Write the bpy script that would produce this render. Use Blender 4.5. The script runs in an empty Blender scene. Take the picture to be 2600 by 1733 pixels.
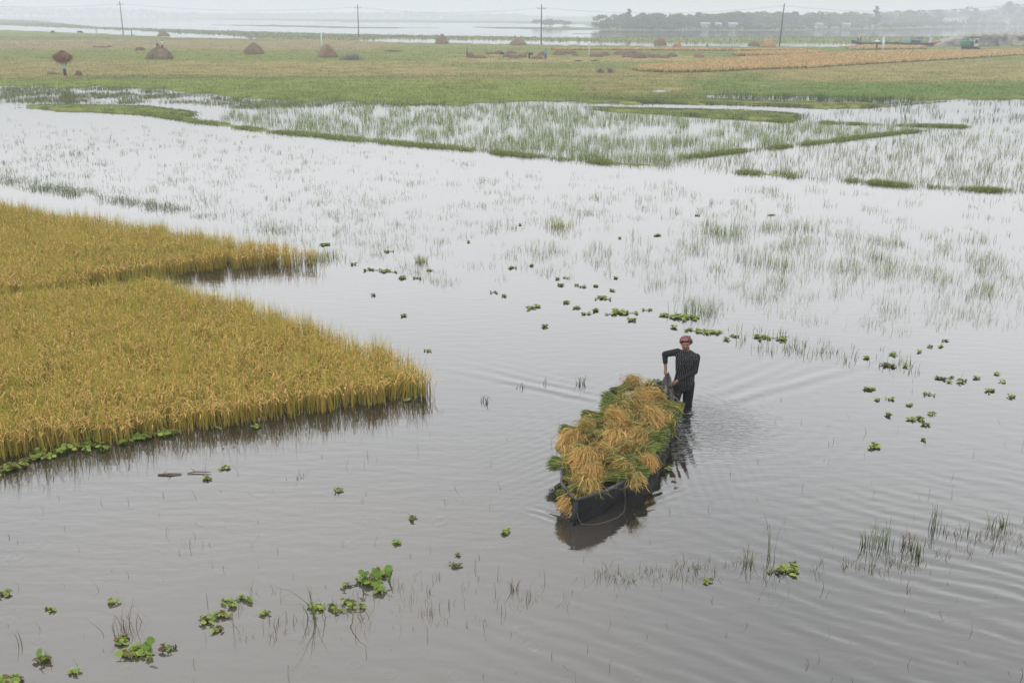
import bpy, math, random
import numpy as np
from mathutils import Vector, Matrix
R = math.radians
rng = np.random.default_rng(7)
random.seed(7)
# ---------------------------------------------------------------- camera, sky, sun, exposure
CH = 6.5                                  # camera height above the water
FPX = 2528.0; HOR = 42.0                  # focal length and horizon row of the 2600 px wide photograph
TH = math.atan((866.5 - HOR) / FPX); RO = R(0.35)
C = bpy.context.scene.collection
scn = bpy.context.scene
_f = np.array([0, math.cos(TH), -math.sin(TH)])
_r0 = np.array([1.0, 0, 0]); _u0 = np.array([0, math.sin(TH), math.cos(TH)])
_r = math.cos(RO) * _r0 + math.sin(RO) * _u0
_u = -math.sin(RO) * _r0 + math.cos(RO) * _u0
cam = bpy.data.cameras.new('camera'); camo = bpy.data.objects.new('camera', cam); C.objects.link(camo)
cam.sensor_width = 36; cam.lens = 35.0; cam.clip_end = 30000; cam.clip_start = 0.1
m3 = Matrix(((_r[0], _u[0], -_f[0]), (_r[1], _u[1], -_f[1]), (_r[2], _u[2], -_f[2])))
camo.matrix_world = Matrix.Translation((0, 0, CH)) @ m3.to_4x4()
scn.camera = camo
scn.view_settings.view_transform = 'Standard'; scn.view_settings.look = 'None'
scn.view_settings.exposure = 0.0; scn.view_settings.gamma = 1
w = bpy.data.worlds.new("World"); scn.world = w; w.use_nodes = True
nt = w.node_tree; nt.nodes.clear()
SUN_EL, SUN_ROT = R(52), R(-110)
out = nt.nodes.new('ShaderNodeOutputWorld'); bg = nt.nodes.new('ShaderNodeBackground')
sky = nt.nodes.new('ShaderNodeTexSky'); sky.sky_type = 'NISHITA'; sky.sun_disc = False
sky.sun_elevation = SUN_EL; sky.sun_rotation = SUN_ROT; sky.dust_density = 4
hs = nt.nodes.new('ShaderNodeHueSaturation'); hs.inputs['Saturation'].default_value = 0.15; hs.inputs['Value'].default_value = 0.10
tc = nt.nodes.new('ShaderNodeTexCoord'); sx = nt.nodes.new('ShaderNodeSeparateXYZ')
mr = nt.nodes.new('ShaderNodeMapRange'); mr.inputs['From Min'].default_value = 0.0; mr.inputs['From Max'].default_value = 1.0
mr.inputs['To Min'].default_value = 0.0; mr.inputs['To Max'].default_value = 1.0
ramp = nt.nodes.new('ShaderNodeValToRGB')          # an overcast dome: brighter overhead than at the horizon
e = ramp.color_ramp.elements
e[0].position = 0.0; e[0].color = (.74, .75, .775, 1)
e[1].position = 1.0; e[1].color = (1.32, 1.326, 1.34, 1)
for p, c in ((.05, (.86, .869, .883)), (.15, (1.85, 1.862, 1.89)), (.26, (2.25, 2.265, 2.30)), (.38, (2.05, 2.065, 2.09)), (.50, (1.50, 1.508, 1.52)), (.64, (1.28, 1.286, 1.30))):
    q = e.new(p); q.color = (*c, 1)
mx = nt.nodes.new('ShaderNodeMixRGB'); mx.inputs[0].default_value = 0.12
L = nt.links.new
L(tc.outputs['Generated'], sx.inputs[0]); L(sx.outputs['Z'], mr.inputs['Value']); L(mr.outputs[0], ramp.inputs[0])
L(sky.outputs[0], hs.inputs['Color']); L(ramp.outputs[0], mx.inputs[1]); L(hs.outputs[0], mx.inputs[2])
L(mx.outputs[0], bg.inputs['Color']); bg.inputs['Strength'].default_value = 1.0; L(bg.outputs[0], out.inputs['Surface'])
sl = bpy.data.lights.new('sun', 'SUN'); sl.energy = 0.6; sl.angle = R(25); sl.color = (1, .97, .92)
so = bpy.data.objects.new('sun', sl); C.objects.link(so)
so.rotation_euler = (R(38), 0, R(-70))
# ---------------------------------------------------------------- projection helpers (photo pixel <-> ground)
def G(px, py, z=0.0):
    px = np.asarray(px, float); py = np.asarray(py, float)
    a = (px - 1300) / FPX; b = (866.5 - py) / FPX
    d = _f + a[..., None] * _r + b[..., None] * _u
    k = (z - CH) / np.minimum(d[..., 2], -4e-4)
    return np.stack([d[..., 0] * k, d[..., 1] * k, np.zeros_like(k) + z], -1)
def P(X, Y, Z=0.0):
    d = np.stack([X, Y, np.zeros_like(X) + Z - CH], -1)
    q = np.maximum(d @ _f, 1e-3)
    return 1300 + FPX * (d @ _r) / q, 866.5 - FPX * (d @ _u) / q
def pxm(p):                               # photo pixels per metre at a world point
    d = np.asarray(p, float) - np.array([0, 0, CH]); return FPX / float(d @ _f)
def inpoly(x, y, poly):
    r = np.zeros(x.shape, bool); n = len(poly); j = n - 1
    for i in range(n):
        xi, yi = poly[i]; xj, yj = poly[j]
        if yi != yj:
            r ^= ((yi > y) != (yj > y)) & (x < (xj - xi) * (y - yi) / (yj - yi) + xi)
        j = i
    return r
def hsh(ix, iy, s):
    v = np.sin(ix * 127.1 + iy * 311.7 + s * 74.7) * 43758.5453
    return v - np.floor(v)
def vn(x, y, s=0.0):
    ix = np.floor(x); iy = np.floor(y); fx = x - ix; fy = y - iy
    fx = fx * fx * (3 - 2 * fx); fy = fy * fy * (3 - 2 * fy)
    a = hsh(ix, iy, s); b = hsh(ix + 1, iy, s); c = hsh(ix, iy + 1, s); d = hsh(ix + 1, iy + 1, s)
    return (a * (1 - fx) + b * fx) * (1 - fy) + (c * (1 - fx) + d * fx) * fy
def fbm(x, y, s=0.0, o=3):
    r = 0; a = .5; t = 0
    for i in range(o):
        r = r + a * vn(x * 2 ** i, y * 2 ** i, s + i * 3.3); t += a; a *= .5
    return r / t
# ---------------------------------------------------------------- mesh helpers
def mk(name, V, faces, mat=None, col=None, parent=None, smooth=False, loc=None):
    me = bpy.data.meshes.new(name); V = np.asarray(V, np.float32)
    me.vertices.add(len(V)); me.vertices.foreach_set('co', V.ravel())
    faces = [np.asarray(f, np.int32) for f in faces if len(f)]
    nl = sum(f.size for f in faces); nf = sum(len(f) for f in faces)
    me.loops.add(nl); me.polygons.add(nf)
    me.loops.foreach_set('vertex_index', np.concatenate([f.ravel() for f in faces]))
    ls = []; o = 0
    for f in faces:
        ls.append(o + np.arange(len(f)) * f.shape[1]); o += f.size
    me.polygons.foreach_set('loop_start', np.concatenate(ls).astype(np.int32))
    if smooth: me.polygons.foreach_set('use_smooth', np.ones(nf, bool))
    me.update(calc_edges=True)
    if col is not None:
        at = me.color_attributes.new('Col', 'FLOAT_COLOR', 'POINT')
        c4 = np.ones((len(V), 4), np.float32); c4[:, :3] = col; at.data.foreach_set('color', c4.ravel())
    ob = bpy.data.objects.new(name, me); C.objects.link(ob)
    if mat: me.materials.append(mat)
    if parent: ob.parent = parent
    if loc is not None: ob.location = loc
    return ob
class MB:                                 # collects shapes for ONE mesh
    def __init__(s): s.V = []; s.Q = []; s.T = []; s.N = 0; s.K = []
    def add(s, V, quads=None, tris=None, col=None):
        V = np.asarray(V, float); s.V.append(V)
        if quads is not None and len(quads): s.Q.append(np.asarray(quads) + s.N)
        if tris is not None and len(tris): s.T.append(np.asarray(tris) + s.N)
        s.K.append(np.ones((len(V), 3)) * (col if col is not None else .5)); s.N += len(V)
    def box(s, lo, hi, col=None):
        (a, b, c), (d, e_, f) = lo, hi
        V = [(a, b, c), (d, b, c), (d, e_, c), (a, e_, c), (a, b, f), (d, b, f), (d, e_, f), (a, e_, f)]
        s.add(V, [(0, 3, 2, 1), (4, 5, 6, 7), (0, 1, 5, 4), (1, 2, 6, 5), (2, 3, 7, 6), (3, 0, 4, 7)], col=col)
    def tube(s, pts, rad, n=8, col=None, cap=True, flat=(1, 1, 1)):
        pts = np.asarray(pts, float); m = len(pts); rad = np.ones(m) * rad
        V = []; up = np.array([0, 0, 1.0])
        for i in range(m):
            t = pts[min(i + 1, m - 1)] - pts[max(i - 1, 0)]; t = t / (np.linalg.norm(t) + 1e-9)
            a = np.cross(t, up if abs(t[2]) < .95 else np.array([1.0, 0, 0])); a /= np.linalg.norm(a); b = np.cross(t, a)
            for k in range(n):
                an = 2 * math.pi * k / n
                V.append(pts[i] + (math.cos(an) * a + math.sin(an) * b) * rad[i] * np.array(flat))
        Q = [(i * n + k, i * n + (k + 1) % n, (i + 1) * n + (k + 1) % n, (i + 1) * n + k) for i in range(m - 1) for k in range(n)]
        T = []
        if cap:
            V.append(pts[0]); V.append(pts[-1]); a0 = m * n
            T += [(a0, (k + 1) % n, k) for k in range(n)] + [(a0 + 1, (m - 1) * n + k, (m - 1) * n + (k + 1) % n) for k in range(n)]
        s.add(V, Q, T, col)
    def ball(s, c, r, n=10, m=7, col=None):
        r = np.ones(3) * r; V = [(0, 0, -1)]
        for j in range(1, m):
            ph = math.pi * j / m
            V += [(math.sin(ph) * math.cos(2 * math.pi * k / n), math.sin(ph) * math.sin(2 * math.pi * k / n), -math.cos(ph)) for k in range(n)]
        V.append((0, 0, 1)); top = len(V) - 1
        Q = [(1 + j * n + k, 1 + j * n + (k + 1) % n, 1 + (j + 1) * n + (k + 1) % n, 1 + (j + 1) * n + k) for j in range(m - 2) for k in range(n)]
        T = [(0, 1 + (k + 1) % n, 1 + k) for k in range(n)] + [(top, 1 + (m - 2) * n + k, 1 + (m - 2) * n + (k + 1) % n) for k in range(n)]
        s.add(np.array(V) * r + np.array(c), Q, T, col)
    def cap(s, p0, p1, r0, r1, flat=(1, 1, 1), n=12, col=None):      # tapered capsule
        p0 = np.array(p0, float); p1 = np.array(p1, float); d = p1 - p0; Ln = np.linalg.norm(d); t = d / Ln
        pts = []; rr = []
        for a in (80, 55, 30): pts.append(p0 - t * r0 * math.sin(R(a))); rr.append(r0 * math.cos(R(a)))
        for q in (0, .33, .66, 1): pts.append(p0 + d * q); rr.append(r0 + (r1 - r0) * q)
        for a in (30, 55, 80): pts.append(p1 + t * r1 * math.sin(R(a))); rr.append(r1 * math.cos(R(a)))
        s.tube(pts, np.array(rr), n, col, True, flat)
    def build(s, name, mat=None, parent=None, smooth=False, loc=None, usecol=True):
        fs = []
        if s.Q: fs.append(np.concatenate(s.Q))
        if s.T: fs.append(np.concatenate(s.T))
        return mk(name, np.concatenate(s.V), fs, mat, np.concatenate(s.K) if usecol else None, parent, smooth, loc)
def strips(base, az, zp, hp, wd, col, wprof=None, waz=None, col2=None):
    """grass-like blades: base (n,3), heading az, height profile zp (n,S+1), reach profile hp (n,S+1), width wd (n)"""
    n, S1 = zp.shape
    dx = np.cos(az)[:, None]; dy = np.sin(az)[:, None]
    if waz is None: waz = az + math.pi / 2 + rng.normal(0, .5, n)
    wx = (np.cos(waz) * wd)[:, None]; wy = (np.sin(waz) * wd)[:, None]
    if wprof is None: wprof = np.linspace(1, .12, S1)
    cx = base[:, 0:1] + dx * hp; cy = base[:, 1:2] + dy * hp; cz = base[:, 2:3] + zp
    A = np.stack([cx - wx * wprof / 2, cy - wy * wprof / 2, cz], -1)
    B = np.stack([cx + wx * wprof / 2, cy + wy * wprof / 2, cz], -1)
    V = np.stack([A, B], 2).reshape(n, S1 * 2, 3)
    q = np.array([(2 * i, 2 * i + 1, 2 * i + 3, 2 * i + 2) for i in range(S1 - 1)])
    Q = (q[None] + (np.arange(n) * S1 * 2)[:, None, None]).reshape(-1, 4)
    if col2 is None: K = np.repeat(col, S1 * 2, 0)
    else:
        t = np.repeat(np.linspace(0, 1, S1), 2)[None, :, None]
        K = (col[:, None, :] * (1 - t) + col2[:, None, :] * t).reshape(-1, 3)
    return V.reshape(-1, 3), Q, K
def tag(o, label=None, cat=None, group=None, kind=None):
    if label and len(label.split()) > 16: print('LONG', label)
    if label: o['label'] = label
    if cat: o['category'] = cat
    if group: o['group'] = group
    if kind: o['kind'] = kind
    return o
def empty(name, loc, rz=0.0):
    o = bpy.data.objects.new(name, None); C.objects.link(o); o.location = loc; o.rotation_euler = (0, 0, rz)
    o.empty_display_size = .2; return o
# ---------------------------------------------------------------- materials
MATS = {}
def mat(name, col=None, rough=.7, attr=False, trans=0.0, noise=0.0, nscale=8, bump=0.0, spec=.3, metal=0, vary=0.0):
    if name in MATS: return MATS[name]
    m = bpy.data.materials.new(name); m.use_nodes = True; t = m.node_tree; b = t.nodes['Principled BSDF']
    b.inputs['Roughness'].default_value = rough; b.inputs['Specular IOR Level'].default_value = spec; b.inputs['Metallic'].default_value = metal
    if attr:
        a = t.nodes.new('ShaderNodeAttribute'); a.attribute_name = 'Col'; src = a.outputs['Color']
    else:
        a = t.nodes.new('ShaderNodeRGB'); a.outputs[0].default_value = (*col, 1); src = a.outputs[0]
    if noise > 0:
        tcx = t.nodes.new('ShaderNodeTexCoord'); nz = t.nodes.new('ShaderNodeTexNoise'); nz.inputs['Scale'].default_value = nscale
        nz.inputs['Detail'].default_value = 6
        t.links.new(tcx.outputs['Object'], nz.inputs['Vector'])
        mp = t.nodes.new('ShaderNodeMapRange'); mp.inputs['From Min'].default_value = .25; mp.inputs['From Max'].default_value = .75
        mp.inputs['To Min'].default_value = 1 - noise; mp.inputs['To Max'].default_value = 1 + noise
        t.links.new(nz.outputs['Fac'], mp.inputs['Value'])
        vm = t.nodes.new('ShaderNodeVectorMath'); vm.operation = 'SCALE'
        t.links.new(src, vm.inputs[0]); t.links.new(mp.outputs[0], vm.inputs['Scale']); src = vm.outputs[0]
        if bump > 0:
            bp = t.nodes.new('ShaderNodeBump'); bp.inputs['Strength'].default_value = 1; bp.inputs['Distance'].default_value = bump
            t.links.new(nz.outputs['Fac'], bp.inputs['Height']); t.links.new(bp.outputs[0], b.inputs['Normal'])
    t.links.new(src, b.inputs['Base Color'])
    if trans > 0:
        tr = t.nodes.new('ShaderNodeBsdfTranslucent'); ms = t.nodes.new('ShaderNodeMixShader'); ms.inputs[0].default_value = trans
        t.links.new(src, tr.inputs[0]); t.links.new(b.outputs[0], ms.inputs[1]); t.links.new(tr.outputs[0], ms.inputs[2])
        t.links.new(ms.outputs[0], t.nodes['Material Output'].inputs['Surface'])
    MATS[name] = m; return m
M_leaf = mat('leaf', attr=True, rough=.6, trans=.40)
M_straw = mat('straw', attr=True, rough=.8, trans=.12)
M_plain = mat('painted', attr=True, rough=.6)
# water: silty brown body under a reflecting surface
M_water = bpy.data.materials.new('flood_water'); M_water.use_nodes = True
t = M_water.node_tree; b = t.nodes['Principled BSDF']
WATER_IOR = 2.4
b.inputs['Roughness'].default_value = .03; b.inputs['IOR'].default_value = WATER_IOR
geo = t.nodes.new('ShaderNodeNewGeometry')
n1 = t.nodes.new('ShaderNodeTexNoise'); n1.inputs['Scale'].default_value = .25; n1.inputs['Detail'].default_value = 4
r1 = t.nodes.new('ShaderNodeValToRGB'); r1.color_ramp.elements[0].color = (.010, .0095, .009, 1); r1.color_ramp.elements[1].color = (.085, .074, .062, 1)
r1.color_ramp.elements[0].position = .30; r1.color_ramp.elements[1].position = 1.0
t.links.new(geo.outputs['Position'], n1.inputs['Vector']); pvx = t.nodes.new('ShaderNodeVectorMath'); pvx.operation = 'DISTANCE'; pvx.inputs[1].default_value = (-2.6, 9.6, 0)   # paler silty tone here; also paints in the light falloff towards the right corner
t.links.new(geo.outputs['Position'], pvx.inputs[0]); sm = t.nodes.new('ShaderNodeMapRange'); sm.interpolation_type = 'SMOOTHSTEP'
sm.inputs['From Min'].default_value = 1.0; sm.inputs['From Max'].default_value = 6.5; sm.inputs['To Min'].default_value = .85; sm.inputs['To Max'].default_value = .15
t.links.new(pvx.outputs['Value'], sm.inputs['Value']); av = t.nodes.new('ShaderNodeMath'); av.operation = 'MULTIPLY_ADD'; av.inputs[1].default_value = .35
t.links.new(n1.outputs['Fac'], av.inputs[0]); t.links.new(sm.outputs[0], av.inputs[2]); t.links.new(av.outputs[0], r1.inputs[0]); t.links.new(r1.outputs[0], b.inputs['Base Color'])
n2 = t.nodes.new('ShaderNodeTexNoise'); n2.inputs['Scale'].default_value = 3.2; n2.inputs['Detail'].default_value = 5
mpg = t.nodes.new('ShaderNodeMapping'); mpg.inputs['Scale'].default_value = (.55, 1.6, 1); mpg.inputs['Rotation'].default_value = (0, 0, .15)
t.links.new(geo.outputs['Position'], mpg.inputs[0]); t.links.new(mpg.outputs[0], n2.inputs['Vector'])
bp = t.nodes.new('ShaderNodeBump'); bp.inputs['Strength'].default_value = 1.0; bp.inputs['Distance'].default_value = .004
sy = t.nodes.new('ShaderNodeSeparateXYZ'); t.links.new(geo.outputs['Position'], sy.inputs[0]); cm = t.nodes.new('ShaderNodeMapRange')   # the far channels lie calm
cm.inputs['From Min'].default_value = 25; cm.inputs['From Max'].default_value = 90; cm.inputs['To Min'].default_value = 1; cm.inputs['To Max'].default_value = .55
t.links.new(sy.outputs['Y'], cm.inputs['Value']); t.links.new(cm.outputs[0], bp.inputs['Strength']); t.links.new(n2.outputs['Fac'], bp.inputs['Height']); t.links.new(bp.outputs[0], b.inputs['Normal'])
# choppy, broken water where the man wades and along the hull
pd = t.nodes.new('ShaderNodeVectorMath'); pd.operation = 'DISTANCE'; pd.inputs[1].default_value = (2.95, 15.5, 0); t.links.new(geo.outputs['Position'], pd.inputs[0])
pm = t.nodes.new('ShaderNodeMapRange'); pm.interpolation_type = 'SMOOTHSTEP'; pm.inputs['From Min'].default_value = .2; pm.inputs['From Max'].default_value = 2.0; pm.inputs['To Min'].default_value = 1; pm.inputs['To Max'].default_value = 0.0
t.links.new(pd.outputs['Value'], pm.inputs['Value'])
m4 = t.nodes.new('ShaderNodeMapping'); m4.inputs['Rotation'].default_value = (0, 0, .35); m4.inputs['Scale'].default_value = (5, 17, 1); t.links.new(geo.outputs['Position'], m4.inputs[0])
n4 = t.nodes.new('ShaderNodeTexNoise'); n4.inputs['Scale'].default_value = 1; n4.inputs['Detail'].default_value = 3; n4.inputs['Distortion'].default_value = .6; t.links.new(m4.outputs[0], n4.inputs['Vector'])
b4 = t.nodes.new('ShaderNodeBump'); b4.inputs['Distance'].default_value = .032; t.links.new(pm.outputs[0], b4.inputs['Strength']); t.links.new(n4.outputs['Fac'], b4.inputs['Height']); t.links.new(bp.outputs[0], b4.inputs['Normal'])
t.links.new(b4.outputs[0], b.inputs['Normal'])
# ---------------------------------------------------------------- layout outlines in photo pixels
FIELD = [(-2500, 190), (0, 218), (325, 221), (497, 235), (650, 250), (800, 259), (921, 257), (1042, 263), (1163, 266), (1284, 257), (1365, 254),
         (1521, 262), (1700, 262), (1780, 250), (1803, 241), (2013, 242), (2215, 247), (2356, 252), (2457, 251), (2600, 252), (5000, 235),
         (5000, 135), (2600, 118), (2300, 117), (2180, 119), (1980, 118), (1650, 117), (1375, 113), (1120, 109), (990, 107), (860, 101),
         (720, 99), (450, 95), (250, 85), (0, 75), (-2500, 40)]
BUND_E = [(1480, 250), (1797, 251), (2018, 260), (2267, 266), (2356, 256), (2410, 254), (2350, 260), (2211, 272), (2073, 273), (1852, 265), (1521, 258)]
BUND_D = [(1500, 274), (1600, 276), (1797, 280), (1900, 283), (2007, 289), (2030, 297), (2018, 303), (1963, 305), (1800, 297), (1687, 288), (1560, 281)]
BUND_A0 = [(44, 270), (200, 267), (380, 272), (500, 288), (480, 294), (330, 287), (150, 278)]
STRIP = [(-2500, 20), (0, 51), (75, 52), (250, 68), (400, 73), (700, 82), (900, 87), (1200, 92), (1450, 96), (1650, 94), (2000, 93), (2600, 93),
         (5000, 88), (5000, 112), (2600, 112), (2200, 111), (1650, 109), (1375, 104), (1120, 100), (990, 99), (860, 104), (700, 100), (560, 89), (450, 84), (300, 76), (0, 64), (-2500, 30)]
FAR = [(-2500, -40), (-2500, 22), (0, 39), (300, 44), (600, 51), (900, 57), (1300, 60), (1480, 63), (1530, 77), (1900, 79), (2150, 77), (2300, 74), (2450, 70),
       (2600, 69), (5000, 80), (5000, -40)]
FBARS = [[(450, 62), (700, 63), (900, 68), (1150, 71), (1100, 73), (850, 72), (600, 66)], [(1150, 68), (1500, 70), (1700, 78), (1450, 77), (1250, 73)],
         [(-100, 46), (130, 52), (160, 55), (-100, 50)], [(2030, 80), (2120, 79), (2130, 82), (2040, 83)], [(1320, 84), (1700, 86), (1850, 85), (1600, 89)]]
RICE_LO = None
def gz(lst, z): return [tuple(G(x, y, z)[:2]) for x, y in lst]
RH = .62
rice_lo = gz([(392, 683), (497, 705), (619, 735), (774, 779), (884, 818), (995, 858), (1082, 898), (1118, 935)], RH) + \
          gz([(1118, 1003), (995, 1018), (917, 1034), (718, 1061), (442, 1100), (276, 1128), (0, 1166), (-500, 1240)], 0) + gz([(-700, 810), (0, 722), (221, 700)], RH)
rice_up = gz([(-700, 415), (0, 497), (442, 560), (619, 588), (740, 600), (805, 622)], RH) + \
          gz([(812, 672), (663, 676), (553, 687), (497, 694), (445, 700), (392, 706), (221, 735), (0, 772), (-700, 880)], 0)
BUNDS = [  # (polyline px, half width px in depth)
    ([(330, 282), (500, 308), (663, 330), (884, 352), (1060, 368), (1172, 378)], 3.6),
    ([(1172, 378), (1304, 392), (1430, 404), (1548, 414), (1691, 421)], 2.8),
    ([(1879, 437), (1920, 440), (1985, 445)], 3.6), ([(1985, 446), (2155, 459), (2321, 473), (2465, 481), (2700, 490)], 1.7),
    ([(1720, 402), (1852, 386), (2018, 369), (2239, 342), (2322, 333), (2449, 322)], .9),
    ([(1952, 306), (2184, 315), (2449, 322)], .9)]
def seg_d(x, y, pl, sy=1.0):
    d = np.full(x.shape, 1e9)
    for (x0, y0), (x1, y1) in zip(pl[:-1], pl[1:]):
        dx, dy = x1 - x0, (y1 - y0) * sy; l2 = dx * dx + dy * dy
        k = np.clip(((x - x0) * dx + (y - y0) * sy * dy) / l2, 0, 1)
        d = np.minimum(d, np.hypot(x - x0 - k * dx, (y - y0) * sy - k * dy))
    return d
GOLD1 = [(1615, 178), (1650, 171), (1775, 166), (1780, 161), (1892, 151), (2094, 140), (2256, 134), (2600, 130), (3600, 122), (3600, 126), (2600, 141), (2377, 156), (2215, 165),
         (2054, 175), (1933, 179), (1811, 185), (1700, 187), (1630, 184)]
GOLD2 = [(1862, 142), (1950, 138), (2060, 137), (2100, 139), (2037, 144), (1900, 146)]
GOLD3 = [(2150, 124), (2200, 119), (2340, 121), (2345, 126), (2250, 128), (2160, 128)]
GOLD4 = [(1400, 126), (1560, 125), (1900, 128), (2040, 128), (2045, 130), (1800, 131), (1560, 129), (1410, 129)]
GOLD5 = [(2570, 117), (2600, 114), (3600, 108), (3600, 112), (2650, 121), (2580, 121)]
def field_col(px, py, X, Y):
    """grass, stubble and cut-straw colours of the dry fields"""
    n = fbm(X / 9, Y / 5, 3); n2 = fbm(X / 2.2, Y / 1.6, 9); n3 = fbm(X / 40, Y / 12, 5)
    wy = py + (n3 - .5) * 16 + (n - .5) * 7
    g1 = np.array([.135, .172, .045]); g2 = np.array([.180, .188, .052]); tan = np.array([.275, .220, .095]); pink = np.array([.25, .182, .105]); dk = np.array([.085, .105, .04])
    c = g1 + (g2 - g1) * n[:, None]
    def band(y0, y1, x0, x1, colr, k=1.0, soft=3.0):
        xx = px + (n - .5) * 160
        m = np.clip((wy - y0) / soft + .5, 0, 1) * np.clip((y1 - wy) / soft + .5, 0, 1) * np.clip((xx - x0) / 60 + .5, 0, 1) * np.clip((x1 - xx) / 60 + .5, 0, 1)
        m = (m * k * np.clip(.35 + n2 * 1.2, 0, 1))[:, None]
        return c * (1 - m) + colr * m
    c = band(104, 127, -3000, 980, pink, .8); c = band(96, 101, -3000, 480, dk, .7, 2)
    c = band(112, 121, 980, 1500, pink, .35)
    c = band(158, 197, -3000, 1150, tan, .72, 8); c = band(176, 220, 1000, 1800, tan, .62, 10)
    c = band(196, 201, 250, 1700, dk, .55, 3); c = band(160, 215, 1950, 5000, tan, .75, 8)
    c = band(222, 240, 1500, 2100, tan, .5); c = band(145, 158, 1100, 1790, tan * 1.1, .85, 4)
    c = band(206, 250, 1750, 5000, g1 * np.array([.8, 1.0, .9]), .8, 6)
    c = band(244, 262, 1200, 1760, dk * 1.3, .5, 6)
    c = band(205, 256, -3000, 1500, np.array([.165, .205, .045]), .8, 6)
    return c * (.70 + .60 * n2[:, None])
# ---------------------------------------------------------------- ground: one sheet, under the water and rising out of it as fields, banks and bunds
tt = []; y = 1.4
while y < 300: tt.append(y); y += 1.0
while y < 4200: tt.append(y); y += 1.4 if y < 480 else (5 if y < 1800 else 60)
tv = np.array(tt) / (CH * FPX)                           # 1/Y
Yr = np.concatenate([[12000.0, 8000.0], 1 / tv, [2.0, -60.0]])
Yr = np.minimum(Yr, 12000) - np.arange(len(Yr)) * 1e-3
sv = np.concatenate([[-6, -3, -1.6], np.linspace(-1.0, 1.0, 760), [1.6, 3, 6]])
YY, SS = np.meshgrid(Yr, sv, indexing='ij'); XX = np.clip(SS * np.maximum(YY, 4), -12000, 12000)
X = XX.ravel(); Yf = YY.ravel()
px, py = P(X, Yf); ok = Yf > 3.5; py = np.where(ok, py, 5000); px = np.where(ok, px, 0)
wz = (fbm(X / 3.0, Yf / 3.0, 1) - .5)
wz2 = fbm(X / .9, Yf / 1.2, 15) - .5; wpx = px + wz * 10 + wz2 * 14; wpy = py + (wz + wz2 * .9) * np.clip((py - 30) * .07, 0, 10)
land = inpoly(wpx, wpy, FIELD) | inpoly(wpx, wpy, BUND_E) | inpoly(wpx, wpy, BUND_D) | inpoly(wpx, wpy, BUND_A0) | inpoly(px, py + (fbm(X / 30, Yf / 60, 8) - .5) * 2, STRIP) | inpoly(px, py, FAR)
for p_ in FBARS: land |= inpoly(px, py, p_)
landf = land.astype(float)
hole = inpoly(px, py, [(1650, 228), (1690, 226), (1730, 233), (1668, 236)]) | inpoly(px, py, [(1850, 214), (2030, 216), (2040, 219), (1900, 219)])
landf[hole & (fbm(X / 1.5, Yf / 3, 12) > .42)] = 0
bd = np.zeros(X.shape)
for pl, hw in BUNDS:
    d = seg_d(px, py, pl, 1.0) / (hw * (.05 + 1.6 * np.clip(fbm(X / 2.2, Yf / 1.6, 4) * 1.5 - .15, 0, 1)))
    bd = np.maximum(bd, np.clip(1.5 - d, 0, 1))
landf = np.maximum(landf, bd * .83)
rl = inpoly(X, Yf, rice_lo) | inpoly(X, Yf, rice_up)
lf = landf.reshape(YY.shape)
k = lf.copy()
for ax in (0, 1):
    k = (np.roll(k, 1, ax) + 2 * k + np.roll(k, -1, ax)) / 4
z = -.30 + .42 * k.ravel() - .040 * (bd > .05) * (landf < .85) * fbm(X / 1.1, Yf / .9, 17) + (fbm(X / 1.2, Yf / 1.2, 6) - .5) * .05 * k.ravel()
rk = rl.reshape(YY.shape).astype(float)
for _ in range(3):
    for ax in (0, 1): rk = (np.roll(rk, 1, ax) + 2 * rk + np.roll(rk, -1, ax)) / 4
z = np.where(rk.ravel() > .98, .015, z)
colr = np.ones((len(X), 3)) * np.array([.10, .08, .055])
isl = landf > .2
fc = field_col(px, py, X, Yf); colr[isl] = fc[isl]
far = isl & (py < 97) & ((px > 0) | (py < 70)) & ~inpoly(px, py, FIELD)
colr[far] = np.array([.10, .125, .06]) * (.8 + .5 * fbm(X / 40, Yf / 80, 2))[far][:, None]
nb = isl & (py > 262); colr[nb] = np.array([.19, .21, .065]) * (.7 + .6 * fbm(X / .6, Yf / .6, 2))[nb][:, None]
colr[rl] = (.07, .055, .03)
nr, nc = YY.shape
idx = np.arange(nr * nc).reshape(nr, nc)
Q = np.stack([idx[1:, :-1], idx[1:, 1:], idx[:-1, 1:], idx[:-1, :-1]], -1).reshape(-1, 4)
V = np.stack([X, Yf, z], -1)
M_ground = mat('field_soil', attr=True, rough=.95, noise=.22, nscale=1.6, spec=.1)
tag(mk('ground', V, [Q], M_ground, colr, smooth=True), kind='structure')
# ---------------------------------------------------------------- water: rippled sheet, still far away
BOW = G(1462, 1327)[:2]; MAN = np.array([3.02, 16.4]); STERN = MAN + np.array([-.33, -.20])
ys = np.arange(150, 4200, 4.6); ys = np.concatenate([ys[ys < 1350], np.arange(1350, 2300, 5.2), [2600, 3500, 5000]])
Yw = np.concatenate([[12000, 3000, 1000, 400, 200, 135], CH * FPX / (ys + 0.0), [1.5, -60]])
Sw = np.concatenate([[-6, -2, -1], np.linspace(-.68, .68, 980), [1, 2, 6]])
YY, SS = np.meshgrid(Yw, Sw, indexing='ij'); XX = np.clip(SS * np.maximum(YY, 4), -12000, 12000)
X = XX.ravel(); Yf = YY.ravel(); px, py = P(X, Yf)
hz = np.zeros(X.shape)
def wav(X, Y, ang, lam, ph=0): return np.sin((X * math.cos(ang) + Y * math.sin(ang)) * 2 * math.pi / lam + ph)
nearm = np.clip((70 - Yf) / 25, 0, 1) * np.clip((Yf - 3) / 2, 0, 1)
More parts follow.
